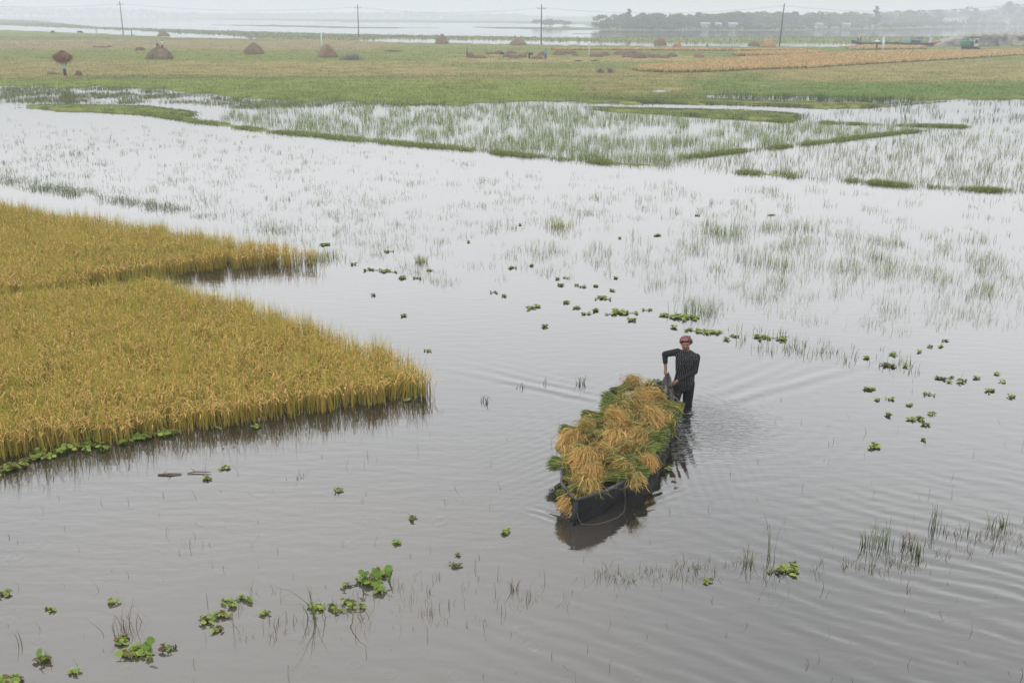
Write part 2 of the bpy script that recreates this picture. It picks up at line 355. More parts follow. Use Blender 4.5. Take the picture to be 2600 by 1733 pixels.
# breeze waves crossing the lower right corner
a0 = G(1700, 1500)[:2]; a1 = G(2250, 1690)[:2]; ca = math.atan2(a1[1] - a0[1], a1[0] - a0[0]) + math.pi / 2
wx = X + .35 * (fbm(X / 1.5, Yf / 1.5, 21) - .5); wy = Yf + .35 * (fbm(X / 1.5, Yf / 1.5, 22) - .5)
mask = 1 / (1 + np.exp(-((px - 1700) / 230 + (py - 1500) / 90)))
pat = np.clip(fbm(X / 1.3, Yf / .8, 23) * 2.2 - .55, .1, 1.3)
hz += mask * nearm * (.0023 * pat * wav(wx, wy, ca, .27) + .0010 * fbm(X / .5, Yf / .5, 24) * wav(wx, wy, ca + .18, .155, 1) + .0012 * wav(wx, wy, ca - .22, .43, 2))
# long faint ripples elsewhere
hz += nearm * (.00016 * wav(wx, wy, 1.35, .33) + .00013 * wav(wx, wy, 1.75, .21, 2) + .0001 * wav(wx, wy, 1.0, .17, 1)) * (fbm(X / 3, Yf / 3, 31) > .35)
# rings round the wading man and the hull
dm = np.hypot(X - MAN[0] - .02, Yf - MAN[1]); 
hz += .012 * np.exp(-dm / .45) * np.sin(dm * 2 * math.pi / .20 + 3 * fbm(X / .3, Yf / .3, 41)) * nearm
hz += .0010 * np.clip(fbm(X / 1.1, Yf / 1.1, 49) * 2.4 - .7, 0, 1.2) * np.exp(-((dm - 1.8) / 1.5) ** 2) * np.sin(dm * 2 * math.pi / .30 + 2.5 * fbm(X / .8, Yf / .8, 42)) * nearm
hz += .012 * np.exp(-dm / .8) * (fbm(X / .12, Yf / .12, 44) - .5)
ex = (STERN - BOW); BL = float(np.linalg.norm(ex)); ex = ex / BL; ey = np.array([-ex[1], ex[0]])      # ey: towards the photo's left
u = (X - BOW[0]) * ex[0] + (Yf - BOW[1]) * ex[1]; v = (X - BOW[0]) * ey[0] + (Yf - BOW[1]) * ey[1]
side = np.abs(v) - .62
hm = np.exp(-np.clip(side, 0, 9) / .75) * (side > -.1) * np.clip((u + .8) / .6, 0, 1) * np.clip((BL + 1.2 - u) / .8, 0, 1)
hz += .0022 * hm * np.clip((u - .2) / 1.6, .15, 1) * np.sin((np.abs(v) * .95 + u * .42) * 2 * math.pi / .17 + 2 * fbm(X / .6, Yf / .6, 47)) * nearm
def crest(p0, p1, amp, lam, wid, nn=3):
    a = G(*p0)[:2]; b_ = G(*p1)[:2]; d = b_ - a; Ln = np.linalg.norm(d); d /= Ln; nrm = np.array([-d[1], d[0]])
    q = ((X - a[0]) * d[0] + (Yf - a[1]) * d[1]) / Ln; s_ = (X - a[0]) * nrm[0] + (Yf - a[1]) * nrm[1]
    s_ = s_ + .10 * (fbm(X / .7, Yf / .7, 51) - .5)
    return amp * np.exp(-(s_ / wid) ** 2) * np.cos(s_ * 2 * math.pi / lam) * np.clip(q * 4, 0, 1) * np.clip((1.05 - q) * 2, 0, 1)
hz += crest((1590, 1030), (1110, 930), .0065, .40, .26) + crest((1560, 1010), (1120, 905), .0022, .3, .5)
hz += crest((1770, 1040), (2230, 915), .0060, .5, .34) + crest((1800, 1010), (2050, 905), .0028, .38, .6)
hz += crest((1462, 1327), (1330, 1290), .006, .16, .14) + crest((1480, 1330), (1750, 1230), .0035, .16, .2)
# rings of scattered rain drops
for _ in range(70):
    c = G(rng.uniform(0, 2600), rng.uniform(880, 1730)); r_ = rng.uniform(.03, .10)
    sel = (np.abs(X - c[0]) < .35) & (np.abs(Yf - c[1]) < .35)
    d = np.hypot(X[sel] - c[0], Yf[sel] - c[1]); hz[sel] += .0016 * np.exp(-((d - r_) / .03) ** 2) * np.cos((d - r_) * 90)
hz *= (np.abs(SS.ravel()) < .67)
nr, nc = YY.shape; idx = np.arange(nr * nc).reshape(nr, nc)
Q = np.stack([idx[1:, :-1], idx[1:, 1:], idx[:-1, 1:], idx[:-1, :-1]], -1).reshape(-1, 4)
tag(mk('water', np.stack([X, Yf, hz], -1), [Q], M_water, None, smooth=True), kind='structure')
# ---------------------------------------------------------------- ripe rice: one dense stand in each plot
def droop(n, S, h, b, dr):
    tt_ = np.linspace(0, 1, S + 1)[None, :]
    return h[:, None] * (tt_ * (1 + dr[:, None] * .55) - dr[:, None] * tt_ ** 2.2), b[:, None] * tt_ ** 1.7
def rice_stand(name, poly, dens, label, seed, edge_green=None):
    r_ = np.random.default_rng(seed); po = np.array(poly)
    lo = po.min(0); hi = po.max(0); N = int((hi - lo).prod() * dens)
    x = r_.uniform(lo[0], hi[0], N); y_ = r_.uniform(lo[1], hi[1], N)
    ed = .6 * (fbm(x / .6, y_ / .5, seed) - .5); k = inpoly(x + ed, y_ + ed * .6, poly) & (x > -1.0 * y_ * .72)
    x = x[k]; y_ = y_[k]; n = len(x)
    # distance to the front and back edges, for the greener, more open edge
    de = seg_d(x, y_, poly + [poly[0]])
    tone = fbm(x / 1.4, y_ / 1.4, seed + 1); tone2 = fbm(x / 4.5, y_ / 4.5, seed + 2)
    hh = RH * (.78 + .34 * fbm(x / .8, y_ / .8, seed + 3))
    Vs = []; Qs = []; Ks = []; N0 = 0
    def emit(m, hs_, bs, ds, w_, c, c2, S, wp=None, z0=0.0):
        nonlocal N0
        i = np.repeat(np.arange(n), m); q = len(i)
        az = r_.uniform(0, 2 * math.pi, q)
        h = hh[i] * r_.uniform(*hs_, q); b_ = r_.uniform(*bs, q)
        zp, hp = droop(q, S, h, b_, r_.uniform(*ds, q))
        base = np.stack([x[i] + r_.normal(0, .075, q), y_[i] + r_.normal(0, .075, q), np.full(q, z0)], -1)
        jit = r_.uniform(.84, 1.16, (q, 1))
        tn = tone[i][:, None] * .7 + tone2[i][:, None] * .3
        cc = (c[0] * (1 - tn) + c[1] * tn) * jit; c2c = (c2[0] * (1 - tn) + c2[1] * tn) * jit
        V_, Q_, K_ = strips(base, az, zp, hp, np.full(q, w_) * r_.uniform(.7, 1.3, q), cc, wp, None, c2c)
        Vs.append(V_); Qs.append(Q_ + N0); Ks.append(K_); N0 += len(V_)
    A = np.array
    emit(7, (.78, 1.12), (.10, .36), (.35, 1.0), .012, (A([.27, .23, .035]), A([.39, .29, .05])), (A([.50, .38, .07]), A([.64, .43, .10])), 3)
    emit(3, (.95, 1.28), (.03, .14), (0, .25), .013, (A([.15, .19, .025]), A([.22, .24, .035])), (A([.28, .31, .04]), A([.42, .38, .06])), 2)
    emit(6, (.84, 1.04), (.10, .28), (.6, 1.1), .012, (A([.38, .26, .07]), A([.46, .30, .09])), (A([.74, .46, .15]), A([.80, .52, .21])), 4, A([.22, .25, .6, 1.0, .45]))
    o = mk(name, np.concatenate(Vs), [np.concatenate(Qs)], M_straw, np.concatenate(Ks))
    tag(o, label, 'rice plants', kind='stuff'); return o
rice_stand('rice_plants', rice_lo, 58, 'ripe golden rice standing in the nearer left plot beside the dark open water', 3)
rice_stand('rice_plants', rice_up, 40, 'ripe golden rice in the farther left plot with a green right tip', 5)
# ---------------------------------------------------------------- grasses that come up through the water
def grasses(name, pts, label, nb, rad, hr, lean, wd, c0, c1, kink=.35, seed=1, cat='grass', group=None, kind='stuff', z0=-.02, upw=False):
    r_ = np.random.default_rng(seed); n = len(pts); i = np.repeat(np.arange(n), r_.integers(max(1, nb // 2), nb + nb // 2 + 1, n)); q = len(i)
    if q == 0: return None
    az = r_.uniform(0, 2 * math.pi, q); h = r_.uniform(*hr, q) * (.7 + .6 * r_.random(n))[i]
    b_ = h * r_.uniform(*lean, q)
    base = np.stack([pts[i, 0] + r_.normal(0, rad, q), pts[i, 1] + r_.normal(0, rad, q), np.full(q, z0)], -1)
    zp, hp = droop(q, 3, h, b_, r_.uniform(0, .6, q))
    kk = r_.random(q) < kink
    f = r_.uniform(.0, .75, q)
    zp[kk] = h[kk, None] * np.stack([0 * f, 0 * f + .5, 0 * f + .8, f], -1)[kk]
    hp[kk] = h[kk, None] * np.stack([0 * f, .12 + 0 * f, .22 + 0 * f, .62 + 0 * f], -1)[kk]
    t_ = r_.random((q, 1)); c = (np.array(c0) * (1 - t_) + np.array(c1) * t_) * r_.uniform(.7, 1.25, (q, 1))
    ww = wd[i] * r_.uniform(.7, 1.3, q) if hasattr(wd, '__len__') else np.full(q, wd) * r_.uniform(.7, 1.3, q)
    V_, Q_, K_ = strips(base, az, zp, hp, ww, c)
    o = mk(name, V_, [Q_], M_leaf, K_)
    return tag(o, label, cat, group, kind)
def pxpts(poly, n, thr=0.0, sx_=1.2, sy_=2.0, seed=1, bias=0.0, sd=None):
    """points on the water inside a region, gathered in natural patches"""
    r_ = np.random.default_rng(seed); po = np.array(poly, float); lo = po.min(0); hi = po.max(0); out_ = []
    tot = 0
    for _ in range(60):
        x = r_.uniform(lo[0], hi[0], n); y_ = r_.uniform(lo[1], hi[1], n)
        k = inpoly(x, y_, poly); g = G(x, y_)
        nn = fbm(g[:, 0] / sx_, g[:, 1] / sy_, seed, 3) + .25 * (vn(g[:, 0] / 7, g[:, 1] / 9, seed + 5) - .5)
        k &= nn > thr + r_.uniform(-.05, .05, n)
        k &= ~(inpoly(g[:, 0], g[:, 1], rice_lo) | inpoly(g[:, 0], g[:, 1], rice_up))
        out_.append(g[k][:, :2]); tot += int(k.sum())
        if tot >= n: break
    return np.concatenate(out_)[:n]
dist_w = lambda p, k=.00042, m=.009: np.maximum(m, k * p[:, 1])
DG = (.055, .095, .030); MG = (.12, .18, .05); BL_ = (.07, .13, .06); YG = (.19, .22, .06); OL = (.13, .12, .06)
W1 = [(560, 300), (620, 262), (1300, 262), (1520, 270), (1950, 306), (2200, 318), (2420, 324), (2010, 368), (1850, 385), (1690, 415), (1550, 412), (1300, 388), (1170, 374), (880, 348), (640, 315)]
p_ = pxpts(W1, 4300, .40, 1.2, 1.6, 11); grasses('flooded_rice', p_, 'green rice shoots standing in the flooded paddy behind the long grass bund', 5, .12, (.18, .48), (.1, .7), dist_w(p_, .0003), (.17, .24, .08), (.32, .38, .14), .3, 12)
p_ = pxpts([(0, 222), (330, 222), (640, 255), (1170, 264), (600, 275), (480, 262), (0, 262)], 2000, .42, 2.0, 2, 13); grasses('marsh_grass', p_, 'yellow-green marsh grass thinning into the water at the left field edge', 6, .3, (.10, .26), (.1, .6), dist_w(p_), (.11, .14, .05), (.22, .24, .09), .2, 13)
p_ = pxpts([(1560, 420), (2440, 326), (2700, 300), (2700, 480), (2320, 470), (1900, 440), (1700, 425)], 1200, .44, 1.0, 1.0, 15); grasses('sedge', p_, 'thin bent sedge in the flooded plot at the right, beyond the rear bund', 4, .13, (.15, .38), (.2, 1.1), dist_w(p_, .0003), (.14, .18, .05), (.28, .32, .11), .6, 16)
p_ = pxpts([(2020, 292), (2420, 258), (2700, 255), (2700, 330), (2450, 322), (2030, 306)], 260, .5, 2, 2, 17); grasses('sedge', p_, 'very sparse far sedge in the white water at the upper right', 4, .15, (.2, .4), (.1, .5), dist_w(p_, .0003), DG, MG, .4, 18)
p_ = pxpts([(1830, 240), (2350, 250), (2300, 263), (1800, 250)], 450, .42, 3, 2, 19); grasses('marsh_grass', p_, 'green shoots in the narrow pool below the right fields', 5, .15, (.25, .45), (.05, .3), dist_w(p_), DG, MG, .1, 20)
p_ = pxpts([(0, 300), (600, 330), (1300, 420), (1650, 450), (1500, 560), (1380, 690), (1150, 735), (760, 640), (560, 560), (0, 470)], 1150, .51, .7, .7, 21); grasses('sedge', p_, 'sparse bent sedge scattered over the open water in the middle distance', 6, .14, (.05, .21), (.4, 1.6), dist_w(p_, .00026, .007), (.14, .18, .05), (.30, .32, .12), .7, 22)
p_ = pxpts([(1400, 560), (1650, 460), (2700, 500), (2700, 830), (2350, 850), (1900, 800), (1700, 770), (1600, 700), (1300, 700)], 800, .51, .6, .6, 23); grasses('sedge', p_, 'bent sedge clumps scattered over the water at the right beyond the man', 8, .13, (.07, .27), (.4, 1.4), dist_w(p_, .00026, .006), (.15, .20, .06), (.31, .35, .12), .7, 24)
p_ = pxpts([(1700, 560), (2550, 590), (2560, 740), (2300, 740), (1750, 640)], 190, .54, .8, .5, 25); grasses('sedge', p_, 'denser green sedge patches right of centre', 10, .16, (.14, .36), (.2, .9), dist_w(p_, .0003, .007), (.15, .21, .05), (.31, .37, .11), .5, 26)
p_ = pxpts([(0, 470), (560, 560), (740, 600), (740, 580), (0, 440)], 330, .42, 1.6, 1, 27); grasses('marsh_grass', p_, 'dull green weed along the far edge of the left rice plot', 6, .15, (.08, .24), (.3, 1.0), dist_w(p_, .0003), (.10, .14, .05), (.2, .25, .08), .4, 28)
p_ = pxpts([(0, 360), (260, 370), (300, 470), (0, 470)], 110, .45, 1, 1.2, 47); grasses('marsh_grass', p_, 'darker weed patches in the water at the left frame edge', 8, .22, (.06, .2), (.4, 1.2), dist_w(p_, .0003), (.10, .14, .05), (.2, .25, .08), .4, 48)
p_ = pxpts([(1850, 820), (2300, 900), (2330, 950), (2160, 930), (1850, 880)], 85, .35, .8, .6, 29); grasses('water_weed', p_, 'row of short leafy water weed stems behind the man at the right', 5, .08, (.07, .22), (.1, .6), .011, (.12, .16, .05), (.24, .24, .10), .2, 30)
p_ = pxpts([(1500, 1450), (2000, 1420), (2200, 1420), (2640, 1320), (2640, 1380), (2300, 1450), (1500, 1480)], 150, .38, .5, .4, 31); grasses('water_weed', p_, 'loose short stems along the drowned bund in front of the boat', 4, .05, (.04, .15), (.2, 1.4), .007, (.12, .13, .06), (.26, .24, .12), .5, 32)
p_ = pxpts([(0, 1180), (1500, 1050), (2600, 900), (2600, 1733), (0, 1733)], 330, .2, 1, 1, 33); grasses('floating_straw', p_, 'single stalks and drifting straws sparsely dotted over the near water', 1, .02, (.04, .17), (.1, 1.6), .006, (.06, .06, .04), (.22, .19, .13), .5, 34, cat='straw')
p_ = pxpts([(600, 1500), (1500, 1440), (1500, 1530), (1100, 1600), (600, 1640)], 90, .3, .5, .5, 35); grasses('floating_straw', p_, 'brown dead stubble stems along the drowned bund at the lower middle', 2, .04, (.05, .2), (.2, 1.2), .006, (.09, .065, .04), (.22, .17, .10), .5, 36, cat='straw')
# field grass, denser on the bunds
def fieldpts(n, seed):
    r_ = np.random.default_rng(seed); x = r_.uniform(-150, 2750, n); y_ = 82 + 185 * r_.random(n) ** .8
    g = G(x, y_); wz_ = fbm(g[:, 0] / 3.0, g[:, 1] / 3.0, 1) - .5
    k = inpoly(x + wz_ * 10, y_ + wz_ * np.clip((y_ - 30) * .07, 0, 9), FIELD)
    k &= ~(inpoly(x, y_, [(1650, 226), (1690, 224), (1740, 233), (1668, 238)]) | inpoly(x, y_, [(1850, 212), (2030, 214), (2050, 221), (1900, 221)]))
    return x[k], y_[k], g[k]
x, y_, g = fieldpts(62000, 51); c = field_col(x, y_, g[:, 0], g[:, 1])
i = np.repeat(np.arange(len(x)), 3); q = len(i); h = rng.uniform(.10, .30, q)
zp, hp = droop(q, 2, h, h * rng.uniform(.1, .9, q), rng.uniform(0, .5, q))
V_, Q_, K_ = strips(np.stack([g[i, 0] + rng.normal(0, .25, q), g[i, 1] + rng.normal(0, .5, q), np.full(q, .06)], -1), rng.uniform(0, 6.28, q), zp, hp, .00045 * g[i, 1] * rng.uniform(.6, 1.4, q), c[i] * rng.uniform(.75, 1.35, (q, 1)))
tag(mk('grass', V_, [Q_], M_leaf, K_), 'short grass and cut stubble over the far green fields', 'grass', kind='stuff')
def bundpts(n, seed):
    r_ = np.random.default_rng(seed); o = []
    for pl, hw in BUNDS:
        L_ = [math.hypot(b_[0] - a[0], (b_[1] - a[1]) * 3) for a, b_ in zip(pl[:-1], pl[1:])]; m = int(n * sum(L_) / 1000)
        s_ = r_.choice(len(L_), m, p=np.array(L_) / sum(L_)); t_ = r_.random(m); A = np.array(pl)
        xy = A[s_] * (1 - t_[:, None]) + A[s_ + 1] * t_[:, None]; xy[:, 1] += r_.normal(0, hw * .6, m); xy[:, 0] += r_.normal(0, 3, m)
        gg = G(xy[:, 0], xy[:, 1]); o.append(gg[fbm(gg[:, 0] / 1.6, gg[:, 1] / 1.2, 4) + r_.uniform(-.08, .08, m) > .44][:, :2])
    return np.concatenate(o)
p_ = bundpts(2600, 61); grasses('grass', p_, 'low bright green grass along the narrow bunds between flooded plots', 6, .18, (.05, .21), (.3, 1.2), dist_w(p_, .0004), (.15, .20, .05), (.30, .34, .10), .1, 62, z0=.0)
p_ = np.concatenate([pxpts(BUND_E, 2600, .0, 1, 1, 63), pxpts(BUND_D, 3000, 0, 1, 1, 64)]); grasses('grass', p_, 'dark green grass on the two long islands below the right fields', 7, .25, (.06, .16), (.2, .9), dist_w(p_), (.09, .13, .04), (.17, .21, .065), .1, 65, z0=.05)
p_ = pxpts(BUND_A0, 1500, .0, 1, 1, 66); grasses('grass', p_, 'green grass on the wide left end of the long bund', 7, .2, (.06, .18), (.2, .8), dist_w(p_), (.09, .15, .035), (.17, .24, .06), .1, 67, z0=.05)
# far golden rice plots
def goldplot(poly, n, label, seed, h=.75):
    pts = pxpts(poly, n, -.5, 1, 1, seed); r_ = np.random.default_rng(seed); i = np.repeat(np.arange(len(pts)), 4); q = len(i)
    hh_ = r_.uniform(.7, 1.1, q) * h; zp, hp = droop(q, 2, hh_, r_.uniform(.05, .4, q), r_.uniform(0, .8, q))
    c = np.array([.10, .125, .04]) * r_.uniform(.7, 1.2, (q, 1)); c2 = np.array([.55, .38, .18]) * r_.uniform(.8, 1.25, (q, 1))
    V_, Q_, K_ = strips(np.stack([pts[i, 0] + r_.normal(0, .35, q), pts[i, 1] + r_.normal(0, .5, q), np.full(q, .08)], -1), r_.uniform(0, 6.28, q), zp, hp, .0011 * pts[i, 1], c, np.array([.8, 1, .7]), None, c2)
    tag(mk('rice_plants', V_, [Q_], M_straw, K_), label, 'rice plants', kind='stuff')
goldplot(GOLD1, 26000, 'wide band of ripe orange-gold rice across the right fields', 71, .5)
goldplot(GOLD2, 1500, 'thin tongue of ripe rice behind the wide golden band', 72)
goldplot(GOLD3, 1600, 'small yellow rice plot below the moored boats', 73, .6)
goldplot(GOLD4, 1700, 'thin line of dark-edged rice behind the straw heaps', 74, .45)
goldplot(GOLD5, 500, 'golden rice corner below the sand bank at the right frame edge', 75, .6)
# reeds on the bank between the two channels
x = rng.uniform(-100, 2700, 30000); yy = rng.uniform(50, 113, 30000); k = inpoly(x, yy, STRIP); gs = G(x[k], yy[k]); q = len(gs)
h = rng.uniform(.15, .62, q) * (.6 + .8 * fbm(gs[:, 0] / 12, gs[:, 1] / 12, 5)); zp, hp = droop(q, 2, h, h * .3, rng.uniform(0, .5, q))
V_, Q_, K_ = strips(np.stack([gs[:, 0], gs[:, 1], np.full(q, .05)], -1), rng.uniform(0, 6.28, q), zp, hp, .0014 * gs[:, 1], np.array([.13, .155, .07]) * rng.uniform(.8, 1.3, (q, 1)))
tag(mk('reeds', V_, [Q_], M_leaf, K_), 'hazy grey-green reeds on the long bank between the two channels', 'reeds', kind='stuff')
# ---------------------------------------------------------------- individual water plants
def leafdisc(mb, c, nrm, r, col, n=7, cup=.25):
    nrm = np.array(nrm, float); nrm /= np.linalg.norm(nrm); a = np.cross(nrm, [.3, .9, .1]); a /= np.linalg.norm(a); b_ = np.cross(nrm, a)
    V = [np.array(c)]; 
    for k in range(n):
        an = 2 * math.pi * k / n; V.append(np.array(c) + (math.cos(an) * a * 1.1 + math.sin(an) * b_ * .9) * r + nrm * r * cup)
    mb.add(V, None, [(0, 1 + k, 1 + (k + 1) % n) for k in range(n)], col)
def rosette(mb, x, y, r, hgt, n, dull=0.0, R_=None):
    R_ = R_ or random
    for k in range(n):
        an = R_.uniform(0, 6.28); d = r * R_.uniform(.25, 1); lr = r * R_.uniform(.34, .55)
        zc = .015 + hgt * R_.uniform(.15, 1); t_ = R_.random()
        col = np.array([.20, .31, .05]) * (1 - t_) + np.array([.44, .54, .13]) * t_
        if R_.random() < .12 + dull * .5: col = np.array([.20, .15, .05])
        col = col * (1 - .45 * dull)
        c = (x + d * math.cos(an), y + d * math.sin(an), zc)
        leafdisc(mb, c, (math.cos(an) * .35 + R_.uniform(-.3, .3), math.sin(an) * .35 + R_.uniform(-.3, .3), 1), lr, col)
        sc_ = col * .7
        mb.tube([(x + .2 * d * math.cos(an), y + .2 * d * math.sin(an), -.02), (x + .8 * d * math.cos(an), y + .8 * d * math.sin(an), zc * .7), c], [.007, .006, .004], 4, sc_, False)
def hyacinth(px_, py_, wpx, label, big=1.0, dull=0.0, dep=.45, group=None, tall=0):
    g = G(px_, py_); s = pxm(g); wid = wpx / s; R_ = random.Random(int(px_ * 7 + py_ * 13))
    mb = MB(); n = min(max(3, int(wid * wid * dep / .0042 * .45 + wid / .08)), 90)
    spots = []
    for i in range(n):
        a = R_.uniform(0, 6.28); d = R_.random() ** .6 * .72 * (.65 + .35 * math.sin(3 * a + px_))
        xx = d * math.cos(a) * wid; yy_ = d * math.sin(a) * wid * dep * 2.0
        if spots:
            o_ = min(spots, key=lambda q_: (q_[0] - xx) ** 2 + (q_[1] - yy_) ** 2); mb.tube([(o_[0], o_[1], .012), (xx, yy_, .012)], .006, 4, (.10, .13, .04), False)
        spots.append((xx, yy_))
        rosette(mb, xx, yy_, R_.uniform(.025, .075) * big, R_.uniform(.008, .04) * big, R_.randint(3, 7), dull, R_)
    for i in range(tall):
        xx = R_.uniform(-.25, .45) * wid; yy_ = R_.uniform(-.2, .2) * wid; h = R_.uniform(.06, .17)
        mb.tube([(xx, yy_, 0), (xx + .02, yy_, h * .6), (xx + R_.uniform(-.04, .05), yy_, h)], [.012, .010, .006], 5, (.16, .26, .045), False)
        leafdisc(mb, (xx + R_.uniform(-.02, .03), yy_, h + .02), (R_.uniform(-.9, .9), -.7, R_.uniform(.2, 1.4)), R_.uniform(.035, .055), (.15, .26, .045), 8, .2)
    o = mb.build('water_hyacinth', M_leaf, None, loc=(float(g[0]), float(g[1]), 0)); return tag(o, label, 'water hyacinth', group)

#@@OBJSTART
HY = hyacinth
HY(934, 1484, 125, 'largest water hyacinth mat in the foreground, with tall upright leaves', 1.25, .1, .42, tall=7)
HY(889, 1532, 62, 'ragged hyacinth string just below the largest foreground mat', .9, .35, .35)
HY(845, 1545, 40, 'low hyacinth clump between the grass tuft and the ragged string', .9, .2, .3)
HY(906, 1540, 34, 'yellowish hyacinth clump at the near tip of the largest mat', .9, .4, .35)
HY(803, 1546, 38, 'hyacinth clump growing among the broad grass blades in the foreground', 1, .1, .6)
HY(590, 1533, 74, 'widest clump of the hyacinth group left of the foreground grass blades', 1.05, .25, .32)
HY(556, 1565, 58, 'hyacinth clump just below the widest one of its group', 1, .3, .35)
HY(523, 1580, 42, 'left outlying clump of the foreground hyacinth group', 1, .4, .4)
HY(549, 1599, 26, 'lowest clump of the foreground hyacinth group', .9, .3, .5)
HY(666, 1558, 18, 'tiny dark rosette alone right of the foreground hyacinth group', 1, .3, .6)
HY(350, 1654, 95, 'bright leafy hyacinth mat in the lower left beside bent dead stems', 1.2, .1, .35, tall=2)
HY(309, 1627, 42, 'upper left end of the lower left hyacinth mat', 1.1, .3, .5)
HY(421, 1652, 42, 'browned hyacinth clump at the right end of the lower left mat', 1.2, .7, .5)
HY(113, 1678, 48, 'hyacinth clump with dark leaves near the lower left corner', 1.3, .35, .45, tall=1)
HY(30, 1731, 60, 'hyacinth clump cut off by the bottom left corner', 1.2, .2, .4)
HY(193, 1708, 34, 'flat pale green clump between the two lower left hyacinths', .8, .1, .3)
HY(525, 1213, 22, 'small bright clump beside the drifting brown stick', 1.1, .05, .8)
HY(568, 1188, 18, 'small flat clump right of the drifting brown stick', .8, .1, .4)
HY(856, 1246, 26, 'small clump with a trailing looped stem, in the open near water', .9, .2, .35)
HY(1043, 1322, 28, 'small hyacinth clump midway between the boat bow and the largest mat', .9, .25, .4)
HY(1288, 1348, 34, 'bright hyacinth clump left of the boat bow reflection', .85, .1, .3)
HY(1006, 1377, 9, 'tiny green speck of weed below the midway clump', .8, .1, .6)
HY(1163, 1409, 14, 'pale flat weed speck in the open water left of the reflection', .7, .1, .3)
HY(1152, 1437, 16, 'dark small weed speck with a curled stem in the near water', .8, .6, .3)
HY(282, 1530, 10, 'tiny rosette beside a thin upright stem at the lower left', .9, .1, .6)
HY(127, 1549, 24, 'thin flat clump in the open water at the lower left', .8, .1, .25)
HY(14, 1508, 20, 'dark clump touching the left frame edge in the near water', .9, .5, .4)
HY(1996, 1448, 92, 'bright hyacinth mat at the foot of the tall grass tuft right of the boat', 1.05, .1, .3)
HY(2217, 1138, 36, 'bright hyacinth clump alone in the open water right of the boat', 1.1, .1, .4)
HY(1695, 1189, 22, 'single bright hyacinth clump beside the right side of the boat', 1.2, .0, .7)
HY(1792, 1476, 10, 'tiny weed rosette on the water left of the tall grass tuft', .8, .2, .8)
# the band of hyacinth along the front of the nearer rice plot
mb = MB(); R_ = random.Random(5); c0 = G(230, 1140)
pl = [(-120, 1235), (0, 1203), (51, 1182), (122, 1151), (204, 1135), (291, 1127), (357, 1113), (444, 1101)]
for (x0, y0), (x1, y1) in zip(pl[:-1], pl[1:]):
    a = G(x0, y0); b_ = G(x1, y1); m = int(np.linalg.norm(b_ - a) * 26)
    for i in range(m):
        q = R_.random(); p_ = a * (1 - q) + b_ * q; rosette(mb, p_[0] - c0[0] + R_.gauss(0, .05), p_[1] - c0[1] + R_.gauss(0, .11), R_.uniform(.05, .09), R_.uniform(.03, .08), R_.randint(4, 7), .05, R_)
tag(mb.build('water_hyacinth', M_leaf, None, loc=tuple(c0)), 'long band of bright hyacinth along the front edge of the nearer rice', 'water hyacinth')
for a in ((558, 1086, 20), (653, 1082, 26), (938, 1027, 28), (1040, 1016, 16)):
    HY(*a, {558: 'leftmost small clump against the front edge of the nearer rice, past the long band', 653: 'brighter small clump at the rice front edge, second past the long band',
            938: 'flat hyacinth clump at the rice front edge near its right tip', 1040: 'tiny flat clump under the rice stems at the right tip'}[a[0]], .9, .05, .35)
ORD = 'leftmost second third fourth fifth sixth seventh eighth ninth tenth eleventh twelfth thirteenth fourteenth fifteenth sixteenth seventeenth eighteenth nineteenth twentieth'.split()
def zone(lst, what, where, group, big=1.0, dull=.15):
    lst = sorted(lst)
    for i, (a, b_, w_) in enumerate(lst):
        nm = ORD[i] + ('' if i == 0 else ' from left') + ' of ' + what if i < len(lst) - 1 else 'rightmost of ' + what
        HY(a, b_, w_, nm + ' ' + where, big, dull, .38, group)
zone([(823, 621, 38), (898, 671, 18), (945, 685, 36), (984, 689, 46), (1026, 705, 34), (1060, 706, 22), (1089, 687, 16), (987, 639, 22)], 'hyacinth clumps', 'off the tip of the farther rice', 'hyacinth clumps off the farther rice plot', .9)
HY(949, 750, 16, 'tiny dark clump alone in the water between the two rice tips', .9, .4, .4); HY(1025, 802, 18, 'small green clump alone in the open water, nearer than the tiny dark one', .9, .2, .3); HY(1087, 891, 16, 'small flat clump just right of the nearer rice tip', .9, .1, .3)
zone([(1255, 742, 22), (1278, 751, 16), (1425, 724, 24), (1439, 706, 18), (1418, 708, 14), (1466, 725, 14), (1487, 728, 20), (1513, 727, 14), (1548, 737, 20), (1301, 681, 22), (1353, 674, 16), (1565, 706, 14)], 'small hyacinth clumps', 'in the rear row beyond the boat', 'rear row of hyacinth beyond the boat', .9)
HY(1349, 782, 24, 'upright bright hyacinth clump left of the front row beyond the boat', 1.2, .05, .6); HY(1379, 829, 18, 'bright hyacinth clump alone, nearest to the boat of those beyond it', 1, .05, .5)
zone([(1366, 778, 14), (1437, 768, 30), (1466, 782, 26), (1489, 797, 22), (1515, 788, 26), (1607, 814, 20), (1643, 786, 20)], 'small hyacinth clumps', 'in the front row beyond the boat', 'front row of hyacinth beyond the boat')
HY(1529, 758, 38, 'bright compact hyacinth clump just beyond the front row', 1, .05, .4); HY(1573, 794, 70, 'widest hyacinth mat of the front row beyond the boat', 1.1, .05, .3)
HY(1740, 806, 95, 'large bright hyacinth mat beyond the man, with sedge rising behind it', 1.1, .0, .32); HY(1716, 830, 22, 'small hyacinth clump below the large bright mat beyond the man', 1, .05, .4)
zone([(1777, 840, 56), (1815, 844, 44), (1864, 853, 28), (1845, 862, 24), (1937, 858, 58), (1995, 862, 30)], 'hyacinth clumps', 'in the row behind the wading man', 'hyacinth row behind the man', 1, .05)
HY(2270, 901, 28, 'bright hyacinth clump at the right end of the weed row', 1, .0, .4); HY(2201, 909, 16, 'pale small clump left of the bright one at the end of the weed row', .9, .1, .3)
